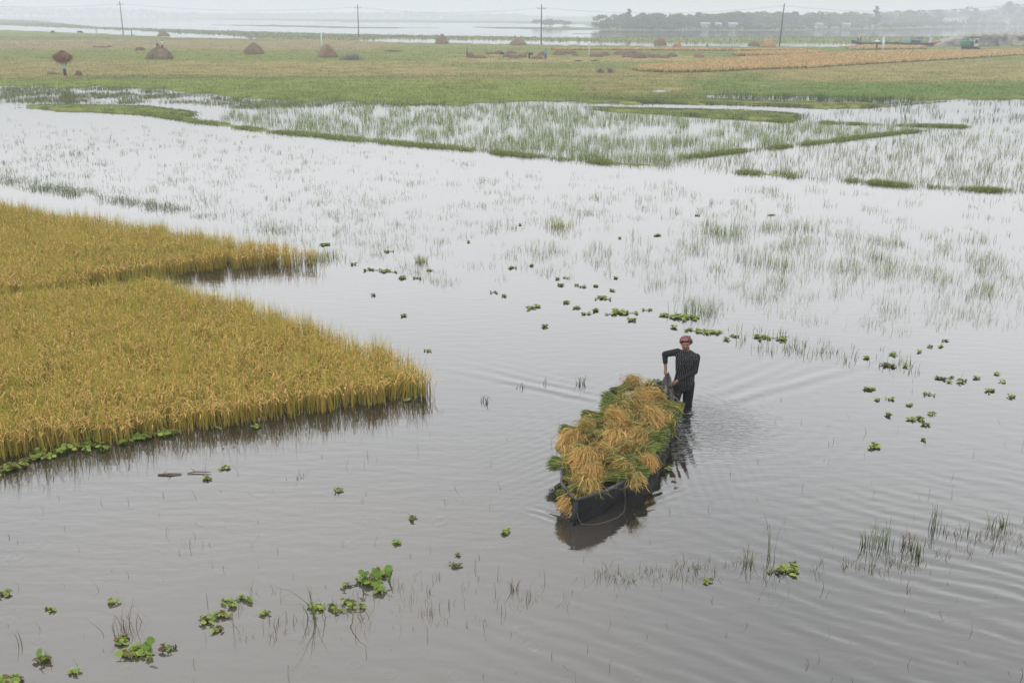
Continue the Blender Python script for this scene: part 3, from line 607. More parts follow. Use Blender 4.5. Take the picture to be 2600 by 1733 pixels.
HY(2245, 928, 20, 'brown withered clump below the weed row', 1, 1, .5); HY(2264, 928, 18, 'darker brown withered clump right of its withered neighbour', 1, 1, .5); HY(2293, 927, 18, 'green clump right of the two brown withered ones', 1, .2, .5)
zone([(2335, 893, 16), (2365, 879, 18), (2400, 866, 16), (2392, 880, 16)], 'tiny hyacinth clumps', 'above the dark clumps at the right', 'tiny clumps above the dark ones at the right', .8)
HY(2400, 963, 38, 'dark ragged hyacinth clump near the right edge', 1, .6, .45); HY(2438, 967, 30, 'second dark ragged clump, right beside the first one near the right edge', 1, .5, .45)
zone([(2478, 960, 18), (2530, 950, 20), (2541, 969, 20), (2517, 992, 28), (2570, 1008, 24)], 'hyacinth clumps', 'strewn against the right frame edge', 'clumps at the right frame edge', .9)
zone([(2212, 990, 32), (2226, 1015, 24), (2266, 1012, 26), (2358, 1003, 26), (2308, 1028, 26), (2365, 1050, 14), (2258, 1054, 26), (2312, 1065, 20), (2339, 1066, 36), (2350, 1078, 28), (2343, 1118, 20), (2220, 1131, 14)], 'hyacinth clumps', 'on the open water right of the wake', 'hyacinth clumps right of the wake', .85)
zone([(1190, 614, 16), (1318, 571, 12), (1573, 606, 16), (1668, 598, 20), (1770, 547, 16), (1957, 546, 18)], 'far hyacinth clumps', 'among the distant sparse sedge', 'far clumps among the sedge', .9)
# ---- standing tufts
def tuft(name, px_, py_, label, n, rad, hr, lean, wd, c0, c1, kink=.15, z=0):
    g = G(px_, py_); o = grasses(name, np.zeros((1, 2)), label, n, rad * .7, hr, lean, wd, c0, c1, kink, int(px_ + py_), 'plant tuft', None, None, -.03)
    o.location = (float(g[0]), float(g[1]), 0); return o
GR = ((.08, .13, .03), (.16, .22, .05)); BR = ((.09, .065, .035), (.24, .17, .09))
tuft('grass_tuft', 1952, 1408, 'tallest grass tuft, upright in the near water right of the boat', 14, .05, (.30, .72), (.05, .35), .012, *GR)
tuft('grass_tuft', 1900, 1425, 'leaning grass tuft with pale dead base left of the tallest tuft', 20, .05, (.15, .38), (.3, 1.0), .009, (.12, .12, .05), (.26, .21, .11), .4)
tuft('grass_tuft', 2196, 1383, 'slim dark grass tuft at the left end of the right-hand reed row', 10, .05, (.18, .42), (.05, .4), .010, *GR, .4)
tuft('grass_tuft', 2237, 1378, 'bushy grass tuft second in the right-hand reed row', 22, .10, (.2, .48), (.1, .6), .010, *GR, .3)
tuft('grass_tuft', 2312, 1383, 'browning grass tuft in the middle of the right-hand reed row', 22, .10, (.12, .32), (.1, .6), .010, *BR, .3)
tuft('grass_tuft', 2375, 1338, 'tall narrow grass tuft in the right-hand reed row', 14, .05, (.25, .52), (.05, .3), .011, *GR)
tuft('weed_tuft', 2328, 1408, 'short leafy upright weed in front of the right-hand reed row', 6, .03, (.1, .24), (.02, .2), .02, *GR)
tuft('weed_tuft', 2412, 1353, 'reddish leafy weed right of the tall narrow tuft', 14, .09, (.08, .25), (.05, .4), .016, (.10, .10, .04), (.2, .15, .07))
tuft('weed_tuft', 2455, 1352, 'leafy green weed near the right end of the reed row', 12, .07, (.12, .3), (.02, .25), .016, *GR)
tuft('grass_tuft', 2515, 1336, 'thin grass tuft near the right frame edge in the reed row', 12, .05, (.14, .32), (.05, .4), .011, *GR, .3)
tuft('grass_tuft', 2552, 1336, 'last thin grass tuft of the reed row at the right frame edge', 12, .06, (.14, .38), (.05, .4), .011, *GR, .3)
tuft('grass_tuft', 1538, 1456, 'low spreading tuft directly below the bow reflection', 26, .10, (.08, .26), (.3, 1.0), .010, (.11, .13, .05), (.26, .24, .12), .2)
tuft('grass_tuft', 1735, 1434, 'brown bent twiggy tuft right of the bow reflection', 10, .08, (.06, .18), (.5, 1.5), .010, *BR, .5)
tuft('grass_tuft', 1339, 1520, 'thin upright stalks with fallen leaves at the lower centre', 7, .05, (.12, .42), (.05, .6), .009, *BR, .3)
tuft('grass_tuft', 1305, 1497, 'brown spiky tuft at the lower centre', 14, .04, (.12, .34), (.1, .6), .010, *BR, .1)
tuft('grass_tuft', 801, 1565, 'broad green grass blades leaning left beside the largest hyacinth mat', 14, .06, (.2, .5), (.3, 1.0), .015, (.09, .14, .04), (.19, .25, .09), .1)
tuft('grass_tuft', 905, 1572, 'crossed grass blades bent into the water below the largest mat', 14, .09, (.12, .26), (.7, 1.6), .012, (.12, .12, .05), (.24, .21, .10), .5)
tuft('grass_tuft', 1092, 1556, 'row of thin brown upright stubs at the lower centre left', 20, .07, (.06, .24), (.02, .3), .008, *BR, .05)
tuft('dead_reed', 331, 1602, 'tangle of bent dead stems above the lower left hyacinth mat', 18, .13, (.12, .34), (.3, 1.3), .010, *BR, .6)
tuft('dead_reed', 696, 1612, 'faint curled dead stems in the lower foreground', 9, .08, (.06, .18), (.3, 1.5), .009, *BR, .6)
tuft('dead_reed', 762, 1215, 'faint brown stems among drifting straw in the near water', 12, .12, (.05, .14), (.3, 1.4), .009, *BR, .4)
tuft('dead_reed', 38, 1640, 'thin dead stems at the left edge above the corner', 7, .05, (.12, .3), (.1, .6), .009, *BR, .5)
tuft('dead_reed', 2300, 1495, 'curled thin stem loop low in the right foreground', 5, .05, (.12, .2), (.4, 1.2), .009, *BR, .9)
tuft('dead_reed', 593, 1590, 'single tall thin stem standing below the foreground hyacinth group', 3, .01, (.3, .55), (.02, .1), .008, *BR, .0)
tuft('weed_tuft', 1232, 1020, 'dark leafy weed sprig in the water between rice tip and boat', 12, .06, (.10, .22), (.1, .5), .014, (.05, .075, .03), (.11, .13, .05), .2)
tuft('weed_tuft', 1478, 975, 'dark leafy sprig left of the rear of the load', 12, .07, (.10, .22), (.1, .5), .014, (.05, .085, .03), (.11, .15, .05), .2)
tuft('weed_tuft', 1388, 972, 'small dark sprig on the left wake line', 6, .04, (.08, .16), (.1, .4), .013, (.05, .075, .03), (.11, .13, .05), .2)
tuft('weed_tuft', 1325, 985, 'small dark pair of sprigs left of the one on the wake line', 7, .09, (.06, .14), (.1, .4), .013, (.05, .075, .03), (.11, .13, .05), .2)
tuft('grass_tuft', 1420, 573, 'yellow-green floating grass clump, brightest in the middle distance', 150, .34, (.12, .36), (.3, 1.0), .016, (.26, .29, .06), (.48, .44, .14), .1)
tuft('grass_tuft', 1068, 663, 'rounded yellow-green tuft beyond the hyacinth off the farther rice', 80, .15, (.12, .3), (.2, .9), .012, (.20, .25, .06), (.38, .38, .12), .1)
tuft('grass_tuft', 812, 655, 'green grass fringe against the right tip of the farther rice', 240, .42, (.12, .46), (.1, .8), .012, (.14, .18, .04), (.34, .34, .09), .1)
tuft('grass_tuft', 1770, 790, 'green sedge rising behind the large hyacinth mat beyond the man', 120, .34, (.15, .42), (.1, .8), .009, (.13, .19, .05), (.26, .31, .10), .4)
tuft('grass_tuft', 1515, 400, 'short green tuft standing on the long bund near its kink', 90, .6, (.2, .45), (.1, .6), .016, (.11, .16, .04), (.18, .23, .06), .1)
tuft('grass_tuft', 1990, 441, 'mounded bright green grass on the bund right of centre', 260, .55, (.08, .30), (.2, .9), .016, (.13, .17, .04), (.22, .26, .07), .1)
# drifting stick
mb = MB(); g = G(430, 1206); mb.tube([(-.17, 0, .01), (0, .01, .018), (.17, .03, .012)], [.012, .014, .008], 6); mb.tube([(-.09, .0, .01), (-.07, .06, .04)], [.008, .003], 5); mb.tube([(.02, .01, .02), (.0, -.03, .05)], [.008, .003], 5)
tag(mb.build('drifting_stick', mat('bark', (.15, .09, .06), .9), None, True, tuple(g), False), 'thin reddish brown stick drifting in the near left water', 'stick')
mb = MB(); g = G(503, 1203); mb.tube([(-.16, 0, .01), (-.05, .04, .02), (.18, .03, .02)], [.008, .010, .005], 6); mb.tube([(-.05, .04, .02), (-.13, .09, .05)], [.006, .003], 5); mb.tube([(.05, .035, .02), (.10, -.03, .03)], [.006, .003], 5)
tag(mb.build('drifting_stick', MATS['bark'], None, True, tuple(g), False), 'forked brown twig drifting beside the small bright hyacinth clump', 'stick')
# ---------------------------------------------------------------- the boat
M_tar = mat('tarred_wood', (.012, .0125, .014), .45, noise=.7, nscale=9, bump=.01, spec=.3)
M_wood = mat('grey_wood', (.13, .135, .145), .75, noise=.35, nscale=14, bump=.006)
M_rope = mat('rope', (.12, .11, .085), .9); M_in = mat('boat_inside', (.07, .055, .045), .8, noise=.4, nscale=6)
boat = empty('rowing_boat', (float(BOW[0]), float(BOW[1]), 0), math.atan2(ex[1], ex[0]))
tag(boat, 'black tarred wooden boat piled high with cut rice, pushed by the man', 'boat')
st = [(-.04, .03, .37, .0), (.10, .17, .38, .10), (.35, .36, .37, .24), (.8, .52, .34, .38), (1.4, .66, .28, .50), (2.1, .71, .27, .54), (2.9, .64, .28, .48), (3.6, .44, .31, .32), (BL - .25, .20, .37, .12), (BL - .02, .05, .44, .03)]
def hull_rows(off):
    rows = []
    for (x_, hw, zg, wb) in st:
        hw_ = max(hw - off, .006); row = []
        kz = -.16 + off + (0.10 if x_ < .2 or x_ > BL - .4 else 0)
        prof = [(hw_, zg), (hw_ * .96, zg - .12), (hw_ * .88, .04), (hw_ * .66, kz * .6), (hw_ * .25, kz), (0, kz - .02)]
        for (a, c) in prof: row.append((x_, a, c))
        for (a, c) in prof[-2::-1]: row.append((x_, -a * (.80 if off == 0 else .79), c))
        rows.append(row)
    return np.array(rows)
A = hull_rows(0); B = hull_rows(.03); n_, m_ = A.shape[:2]
ia = np.arange(n_ * m_).reshape(n_, m_)
qa = np.stack([ia[:-1, :-1], ia[1:, :-1], ia[1:, 1:], ia[:-1, 1:]], -1).reshape(-1, 4)
mb = MB(); mb.add(A.reshape(-1, 3), qa[:, ::-1])
mb.build('hull', M_tar, boat, False, None, False)
mb = MB(); mb.add(B.reshape(-1, 3), qa); mb.build('inner_planking', M_in, boat, False, None, False)
for sgn, col_ in ((0, 0), (-1, -1)):
    mb = MB()
    for q in range(n_ - 1):
        a0, a1 = A[q, col_], A[q + 1, col_]; b0, b1 = B[q, col_], B[q + 1, col_]
        u_ = np.array([0, 0, .018]); o0 = (a0 - b0) * .35; o1 = (a1 - b1) * .35
        V = [a0 + o0 - u_, a1 + o1 - u_, b1 - u_, b0 - u_, a0 + o0 + u_, a1 + o1 + u_, b1 + u_, b0 + u_]
        mb.add(V, [(0, 3, 2, 1), (4, 5, 6, 7), (0, 1, 5, 4), (1, 2, 6, 5), (2, 3, 7, 6), (3, 0, 4, 7)])
    mb.build('gunwale', mat('worn_gunwale', (.060, .060, .064), .6, noise=.7, nscale=7), boat, False, None, False)
mb = MB(); mb.tube([(-.03, 0, .34), (-.07, 0, .12), (-.05, 0, -.10), (.08, 0, -.16)], [.035, .035, .03, .03], 6); mb.build('stem_post', M_tar, boat, False, None, False)
mb = MB()                                             # raised, pointed grey stern board
sb_ = [(-.02, -.07, .33), (-.02, .07, .33), (.05, .10, .52), (.10, .065, .66), (.16, .0, .76), (.10, -.065, .66), (.05, -.10, .52)]
V = [(BL - .06 + a * .6, b_ , c - .10) for a, b_, c in sb_] + [(BL - .015 + a * .6, b_ * .95, c - .10) for a, b_, c in sb_]
k7 = 7
mb.add(V, [(i, (i + 1) % 7, 7 + (i + 1) % 7, 7 + i) for i in range(7)], [(0, i, i + 1) for i in range(1, 6)] + [(7, 7 + i + 1, 7 + i) for i in range(1, 6)])
mb.build('stern_board', M_wood, boat, False, None, False)
mb = MB(); mb.tube([(BL - .10, -.05, .30), (BL + .04, -.09, .36), (BL + .02, -.13, .20), (BL - .06, -.10, .10)], [.022, .022, .02, .02], 6); mb.tube([(BL - .30, .12, .42), (BL - .24, .14, .56), (BL - .20, .10, .60)], [.03, .03, .02], 6)
mb.build('stern_bracket', M_wood, boat, False, None, False)
mb = MB()
for x_ in (.9, 2.1, 3.2): mb.box((x_ - .05, -.38, .17), (x_ + .05, .46, .205))
mb.build('thwart', M_in, boat, False, None, False)
rp = [(.75, -.44, .34), (.72, -.46, .16), (.68, -.48, .02), (.55, -.50, .005), (.38, -.47, .006), (.18, -.36, .006), (.05, -.25, .006), (-.04, -.10, .02), (-.05, -.04, .12), (-.02, -.02, .22), (.02, 0, .34)]
mb = MB(); mb.tube(rp, .005, 6); mb.build('mooring_rope', M_rope, boat, True, None, False)
# ---- sheaves
def sheaf_mesh(seed, green=.5, long=1.0, mop=1.0):
    r_ = np.random.default_rng(seed); Vs = []; Qs = []; Ks = []; N0 = 0
    n = 420; a = r_.uniform(0, 6.28, n); rr = np.sqrt(r_.random(n)) * .12
    S = 3; tt_ = np.linspace(0, 1, S + 1)[None]
    sp = 1.55 - .75 * np.sin(np.pi * np.clip(tt_ * .9 + .05, 0, 1))
    x0 = r_.uniform(-.06, .05, (n, 1)); Lx = .50 * long
    Cx = x0 + tt_ * (Lx - x0); Cy = (rr * np.cos(a))[:, None] * sp + r_.normal(0, .008, (n, S + 1)); Cz = (rr * np.sin(a))[:, None] * sp * .8 + r_.normal(0, .006, (n, S + 1))
    def ribbon(Cx, Cy, Cz, w_, colA, colB):
        nonlocal N0
        n_, s_ = Cx.shape; ang = r_.uniform(0, 3.14, (n_, 1)); ww = w_ if np.ndim(w_) else np.full(s_, w_)
        ox = 0 * Cx; oy = np.cos(ang) * ww / 2; oz = np.sin(ang) * ww / 2
        V = np.stack([np.stack([Cx, Cy - oy, Cz - oz], -1), np.stack([Cx + .3 * oy, Cy + oy, Cz + oz], -1)], 2).reshape(-1, 3)
        q = np.array([(2 * i, 2 * i + 1, 2 * i + 3, 2 * i + 2) for i in range(s_ - 1)]); Q = (q[None] + (np.arange(n_) * s_ * 2)[:, None, None]).reshape(-1, 4)
        t_ = np.repeat(np.linspace(0, 1, s_), 2)[None, :, None]; K = (colA[:, None] * (1 - t_) + colB[:, None] * t_).reshape(-1, 3)
        Vs.append(V); Qs.append(Q + N0); Ks.append(K); N0 += len(V)
    j = r_.uniform(.45, 1.5, (n, 1)); gm = r_.random((n, 1))
    gA = np.array([.075, .145, .025]) * (1 - gm) + np.array([.23, .26, .06]) * gm; gB = np.array([.22, .22, .06])
    dry = (r_.random(n) > green + .25)[:, None]; gA = np.where(dry, np.array([.34, .28, .11]), gA)
    ribbon(Cx, Cy, Cz, .010, gA * j, gB * j)
    stems = (np.concatenate(Vs), np.concatenate(Qs), np.concatenate(Ks)); Vs, Qs, Ks, N0 = [], [], [], 0
    n = int(520 * mop); a = r_.uniform(0, 6.28, n); rr = np.sqrt(r_.random(n)) * .09
    th = r_.normal(0, .62, n); Ln = r_.uniform(.16, .38, n); up = r_.uniform(-.02, .16, n); S = 5; tt_ = np.linspace(0, 1, S + 1)[None]
    x0 = r_.uniform(.30, .52, n) * long
    wob = r_.normal(0, .25, (n, 1))
    Cx = x0[:, None] + np.cos(th)[:, None] * Ln[:, None] * tt_; Cy = (rr * np.cos(a))[:, None] + np.sin(th)[:, None] * Ln[:, None] * tt_ * .9 + wob * .12 * tt_ ** 2
    jn = r_.normal(0, .026, (2, n, S + 1)) * tt_; Cx = Cx + jn[0]; Cy = Cy + jn[1]
    Cz = (rr * np.sin(a) * .8)[:, None] + r_.normal(0, .012, (n, S + 1)) * tt_ + up[:, None] * np.sin(tt_ * 3.14 * .8) * 1.6 - .20 * tt_ ** 2.2 * r_.uniform(.3, 1.2, (n, 1))
    j = r_.uniform(.7, 1.3, (n, 1)); gm = r_.random((n, 1)) ** .7
    cB = np.array([.48, .27, .08]) * (1 - gm) + np.array([.74, .46, .18]) * gm; cA = np.array([.30, .25, .07])
    gb = (r_.random(n) < green * .35)[:, None]; cB = np.where(gb, np.array([.24, .27, .07]), cB)
    wp = np.interp(np.linspace(0, 1, S + 1), [0, .35, .6, .85, 1], [.006, .007, .012, .011, .004])
    ribbon(Cx, Cy, Cz, wp, cA * j, cB * j)
    heads = (np.concatenate(Vs), np.concatenate(Qs), np.concatenate(Ks))
    return stems, heads
SHV = []
def rmesh(d, nm):
    o = mk(nm, d[0], [d[1]], M_straw, d[2]); me = o.data; bpy.data.objects.remove(o); return me
for s_, (g_, mo) in enumerate([(.15, 1.3), (.35, 1.05), (.6, .8), (.85, .45), (.98, .22), (.3, 1.1)]):
    a, b_ = sheaf_mesh(100 + s_, g_, 1.0, mo); SHV.append((rmesh(a, 'stems'), rmesh(b_, 'grain_heads')))
def sheaf(p, az, tilt, roll, var, label, sc=1.0, group='sheaves piled in the boat'):
    e_ = empty('rice_sheaf', tuple(float(v_) for v_ in p)); e_.rotation_euler = (roll, -tilt, az); e_.scale = (sc, sc, sc)
    for me, nm in zip(SHV[var], ('stems', 'grain_heads')):
        o = bpy.data.objects.new(nm, me); C.objects.link(o); o.parent = e_
    return tag(e_, label, 'rice sheaf', group)
def c4(x, y): return 1350 + x * .4209, 820 + y * .4209
def sheaf_px(hx, hy, bx_, by_, z, var, label, zb=None, sc=.92):
    q_ = lambda x, y: x - max(0, x - 560) * .16 * min(1, max(0, (y - 420) / 160))
    hx, bx_ = q_(hx, hy), q_(bx_, by_)
    z -= .05 if hy < 930 else 0
    b0 = G(*c4(bx_, by_), (zb if zb is not None else z - .06)); h0 = G(*c4(hx, hy), z)
    d = h0 - b0; az = math.atan2(d[1], d[0]); Ld = float(np.linalg.norm(d)); tilt = math.atan2(d[2], math.hypot(d[0], d[1]))
    mid = h0 - d / Ld * .52 * sc                         # grain heads centred on the given point
    sheaf(mid, az, max(-.5, min(.5, tilt)), random.uniform(-.4, .4), var, label, sc)
LST = [(600, 372, 480, 430, .50, 2, 'yellow-green sheaf at the very back of the load'), (700, 400, 800, 350, .47, 4, 'dark green cut ends of the sheaf against the stern board'),
 (650, 465, 430, 500, .58, 1, 'sheaf with golden heads hanging over the rear middle of the load'), (560, 470, 420, 440, .52, 4, 'green sheaf behind the thick green one at the rear left'), (560, 520, 405, 490, .50, 4, 'thick green sheaf sticking out at the rear left'),
 (765, 470, 880, 500, .50, 0, 'orange-gold heads facing right near the stern'), (790, 540, 880, 540, .40, 4, 'green sheaf jutting out at the rear right side'),
 (740, 575, 560, 560, .56, 0, 'rounded sheaf of golden heads below the stern ones'), (600, 610, 620, 700, .46, 3, 'dark green sheaf down in the middle hollow'),
 (490, 590, 320, 600, .60, 0, 'golden heads in the upper centre of the load'), (470, 560, 290, 560, .50, 4, 'green sheaf at the upper left shoulder of the load'), (500, 710, 420, 580, .54, 5, 'golden heads spilling down the centre of the load'),
 (335, 650, 215, 650, .42, 4, 'bluish green cut ends at the far left of the load'), (330, 640, 470, 690, .60, 3, 'green sheaf pointing right across the left part of the load'), (650, 700, 800, 650, .50, 1, 'golden sheaf with green ends pointing to the right side'),
 (720, 650, 850, 620, .42, 4, 'green tuft of cut ends at the right side, half way back'), (240, 715, 420, 660, .54, 0, 'golden heads drooping over the left side'), (250, 790, 175, 730, .44, 3, 'green sheaf under the left golden heads'),
 (640, 770, 810, 740, .44, 3, 'loose green sheaf on the right side amid golden heads'), (560, 760, 720, 790, .46, 2, 'mixed green and straw sheaf right of centre'), (450, 800, 600, 830, .50, 4, 'green sheaf right of the big golden fan'),
 (310, 820, 250, 690, .56, 0, 'biggest pale gold fan of heads towards the bow'), (255, 860, 170, 850, .40, 4, 'green cut ends sticking out low at the left'), (360, 900, 330, 760, .50, 0, 'golden fringe hanging below the big pale gold fan'),
 (520, 870, 660, 900, .42, 4, 'short green sheaf over the right gunwale'), (560, 900, 680, 860, .36, 3, 'green sheaf with straw tips over the right gunwale'), (715, 840, 640, 800, .36, 0, 'golden heads dangling over the right gunwale'),
 (400, 915, 500, 925, .46, 4, 'flat green sheaf low at the right near the bow'), (285, 960, 215, 1015, .38, 2, 'small straw-topped sheaf near the bow'), (350, 985, 340, 900, .40, 3, 'fanned pale green sheaf near the bow'),
 (310, 1010, 225, 1035, .30, 4, 'dark green sheaf lowest at the bow'), (230, 1085, 290, 1080, .22, 5, 'loose wisp of golden straw in the tip of the bow'), (640, 950, 560, 900, .34, 4, 'green sheaf hanging over the right side ahead of the dangling heads'),
 (500, 650, 560, 780, .50, 5, 'reddish gold heads in the dead centre of the load'), (840, 600, 760, 540, .36, 3, 'green and straw ends over the right side near the stern'), (690, 530, 780, 600, .48, 1, 'tan sheaf between the two stern-side golden ones')]
for a in LST:
    hx, hy, bx_, by_, z_, v_, lb = a; sheaf_px(hx, hy, bx_, by_, z_, v_, lb, sc=.60 if 'wisp' in lb or 'dangling' in lb or 'fringe' in lb else (.80 if hy < 930 else .66))
bx = lambda u_, v_, z_: (BOW[0] + ex[0] * u_ + ey[0] * v_, BOW[1] + ex[1] * u_ + ey[1] * v_, z_)
R_ = random.Random(11)
for q in range(26):                                    # the layer beneath
    u_ = .55 + 3.4 * (q // 2) / 12.5; sg = 1 if q % 2 else -1; hw = np.interp(u_, [0, .5, 1.2, 2.2, 3.2, 4.2], [.1, .35, .6, .72, .62, .35])
    a = math.atan2(ex[1], ex[0]) + sg * -math.pi / 2 + R_.uniform(-.5, .5)
    if sg < 0 and u_ < 1.3: continue
    sheaf(bx(u_, hw + .02 if sg > 0 else -(hw * .78 - .02), .24 + .10 * R_.random()), a, .12, R_.uniform(-1, 1), R_.choice((2, 3, 4, 4)), 'buried sheaf with green cut ends showing along the gunwales under the pile', .8 if u_ > 1.3 else .42, 'buried lower sheaves in the boat')
r_ = np.random.default_rng(21); n = 520; u_ = r_.uniform(.35, 4.0, n); hw_ = np.interp(u_, [0, .5, 1.2, 2.2, 3.2, 4.2], [.1, .35, .62, .72, .6, .3]); v_ = r_.uniform(-.85, 1.05, n) * hw_
zt = .30 + .32 * np.sqrt(np.clip(1 - (v_ / (hw_ * 1.25)) ** 2, 0, 1)) * np.interp(u_, [.3, 1, 2, 4], [.35, .8, 1, 1]) + r_.uniform(-.03, .05, n)
p0 = np.stack([BOW[0] + ex[0] * u_ + ey[0] * v_, BOW[1] + ex[1] * u_ + ey[1] * v_, zt], -1); L_ = r_.uniform(.12, .34, n)
tq = np.linspace(0, 1, 4)[None]; V_, Q_, K_ = strips(p0, r_.uniform(0, 6.28, n), r_.uniform(-.06, .10, (n, 1)) * tq - .08 * tq ** 2, L_[:, None] * tq, np.full(n, .009), np.where(r_.random((n, 1)) < .5, np.array([[.50, .34, .13]]), np.array([[.16, .21, .05]])) * r_.uniform(.6, 1.3, (n, 1)))
tag(mk('loose_straw', V_, [Q_], M_straw, K_), 'loose straws and leaves lying crosswise over the piled sheaves', 'straw', kind='stuff')
# ---------------------------------------------------------------- people
def blob(name, prims, vox, m, parent=None, sm=4, col=None):
    mb = MB()
    for p_ in prims:
        if p_[0] == 'c': mb.cap(p_[1], p_[2], p_[3], p_[4], p_[5] if len(p_) > 5 else (1, 1, 1))
        else: mb.ball(p_[1], p_[2], 14, 9)
    o = mb.build('tmp', None, None, False, None, False)
    md = o.modifiers.new('r', 'REMESH'); md.mode = 'VOXEL'; md.voxel_size = vox
    ms = o.modifiers.new('s', 'SMOOTH'); ms.iterations = sm; ms.factor = .5
    dg = bpy.context.evaluated_depsgraph_get(); dg.update(); me = bpy.data.meshes.new_from_object(o.evaluated_get(dg)); bpy.data.objects.remove(o)
    me.polygons.foreach_set('use_smooth', np.ones(len(me.polygons), bool)); me.name = name
    q = bpy.data.objects.new(name, me); C.objects.link(q); q.parent = parent; me.materials.clear(); me.materials.append(m); return q
M_skin = mat('skin', (.24, .12, .075), .5, noise=.12, nscale=20); M_hair = mat('hair', (.012, .010, .010), .6)
M_trs = mat('wet_trousers', (.008, .009, .014), .55, noise=.5, nscale=14, bump=.02, spec=.2); M_dark = mat('dark_cloth', (.03, .03, .035), .8)
M_shirt = bpy.data.materials.new('striped_shirt'); M_shirt.use_nodes = True; t = M_shirt.node_tree; b = t.nodes['Principled BSDF']; b.inputs['Roughness'].default_value = .85; b.inputs['Specular IOR Level'].default_value = .15
tcx = t.nodes.new('ShaderNodeTexCoord'); sp = t.nodes.new('ShaderNodeSeparateXYZ'); nz = t.nodes.new('ShaderNodeTexNoise'); nz.inputs['Scale'].default_value = 6
ad = t.nodes.new('ShaderNodeMath'); ad.operation = 'MULTIPLY_ADD'; ad.inputs[1].default_value = .07
mu = t.nodes.new('ShaderNodeMath'); mu.operation = 'MULTIPLY'; mu.inputs[1].default_value = 1 / .031
fr = t.nodes.new('ShaderNodeMath'); fr.operation = 'FRACT'; lt = t.nodes.new('ShaderNodeMath'); lt.operation = 'LESS_THAN'; lt.inputs[1].default_value = .27
n5 = t.nodes.new('ShaderNodeTexNoise'); n5.inputs['Scale'].default_value = 45; g5 = t.nodes.new('ShaderNodeMath'); g5.operation = 'GREATER_THAN'; g5.inputs[1].default_value = .42
m5 = t.nodes.new('ShaderNodeMath'); m5.operation = 'MULTIPLY'
mxs = t.nodes.new('ShaderNodeMixRGB'); mxs.inputs[1].default_value = (.010, .010, .012, 1); mxs.inputs[2].default_value = (.13, .13, .135, 1)
l = t.links.new; l(tcx.outputs['Object'], sp.inputs[0]); l(tcx.outputs['Object'], nz.inputs['Vector']); l(nz.outputs['Fac'], ad.inputs[0]); l(sp.outputs['X'], ad.inputs[2])
l(ad.outputs[0], mu.inputs[0]); l(mu.outputs[0], fr.inputs[0]); l(fr.outputs[0], lt.inputs[0]); l(tcx.outputs['Object'], n5.inputs['Vector']); l(n5.outputs['Fac'], g5.inputs[0])
l(lt.outputs[0], m5.inputs[0]); l(g5.outputs[0], m5.inputs[1]); bf = t.nodes.new('ShaderNodeBump'); bf.inputs['Distance'].default_value = .03; nf = t.nodes.new('ShaderNodeTexNoise'); nf.inputs['Scale'].default_value = 11; nf.inputs['Distortion'].default_value = 1.5; l(tcx.outputs['Object'], nf.inputs['Vector']); l(nf.outputs['Fac'], bf.inputs['Height']); l(bf.outputs[0], b.inputs['Normal']); l(m5.outputs[0], mxs.inputs[0]); l(mxs.outputs[0], b.inputs['Base Color'])
M_sleeve = mat('sleeve_cloth', (.012, .013, .015), .85, noise=.3, nscale=16, bump=.008)
M_wrap = mat('checked_headcloth', (.16, .07, .08), .85)
t = M_wrap.node_tree; b = t.nodes['Principled BSDF']; tcx = t.nodes.new('ShaderNodeTexCoord'); ck = t.nodes.new('ShaderNodeTexVoronoi'); ck.inputs['Scale'].default_value = 26
cr = t.nodes.new('ShaderNodeValToRGB'); cr.color_ramp.interpolation = 'CONSTANT'; cr.color_ramp.elements[0].color = (.08, .065, .075, 1); cr.color_ramp.elements[1].position = .40; cr.color_ramp.elements[1].color = (.30, .075, .08, 1)
q = cr.color_ramp.elements.new(.68); q.color = (.20, .19, .21, 1); q = cr.color_ramp.elements.new(.85); q.color = (.05, .05, .06, 1)
spn = t.nodes.new('ShaderNodeSeparateColor'); t.links.new(tcx.outputs['Object'], ck.inputs['Vector']); t.links.new(ck.outputs['Color'], spn.inputs[0]); t.links.new(spn.outputs[0], cr.inputs[0]); t.links.new(cr.outputs[0], b.inputs['Base Color'])
man = empty('person', (float(MAN[0]), float(MAN[1]), 0)); tag(man, 'man in black striped shirt and checked headcloth, wading behind the loaded boat he pushes', 'person')
pel = (0, 0, .43); ch = (-.01, -.12, .86); nk = (-.005, -.14, 1.04); hd = (-.05, -.215, 1.19)
shL = (-.160, -.11, 1.015); elL = (-.35, .06, .915); wrL = (-.335, -.02, .67); haL = (-.335, -.035, .60)
shR = (.165, -.14, .93); elR = (.135, -.22, .70); wrR = (-.165, -.27, .54); haR = (-.225, -.28, .50)
def hand(c, d, side, s_=1.0, grip=(0, 0, -1), vals=None):
    c = np.array(c); d = np.array(d, float); d /= np.linalg.norm(d); s2 = np.array(side, float); s2 /= np.linalg.norm(s2); g_ = np.array(grip, float)
    pr = [('c', c - d * .025 * s_ + s2 * .016, c + d * .022 + s2 * .018, .024, .020), ('c', c - d * .025 * s_ - s2 * .016, c + d * .022 - s2 * .018, .024, .020)]
    for k_, (o_, ln) in enumerate(((.033, .034), (.012, .040), (-.011, .038), (-.032, .030))):
        a = c + d * .030 + s2 * o_; b_ = a + d * ln; e2 = b_ + (d * .35 + g_) * ln * .8
        pr += [('c', a, b_, .0105, .0095), ('c', b_, e2, .0095, .008)]
    a = c - d * .01 + s2 * .035; b_ = a + s2 * .022 + d * .02; pr += [('c', a, b_, .013, .011), ('c', b_, b_ + d * .022 + g_ * .018, .011, .009)]
    return pr
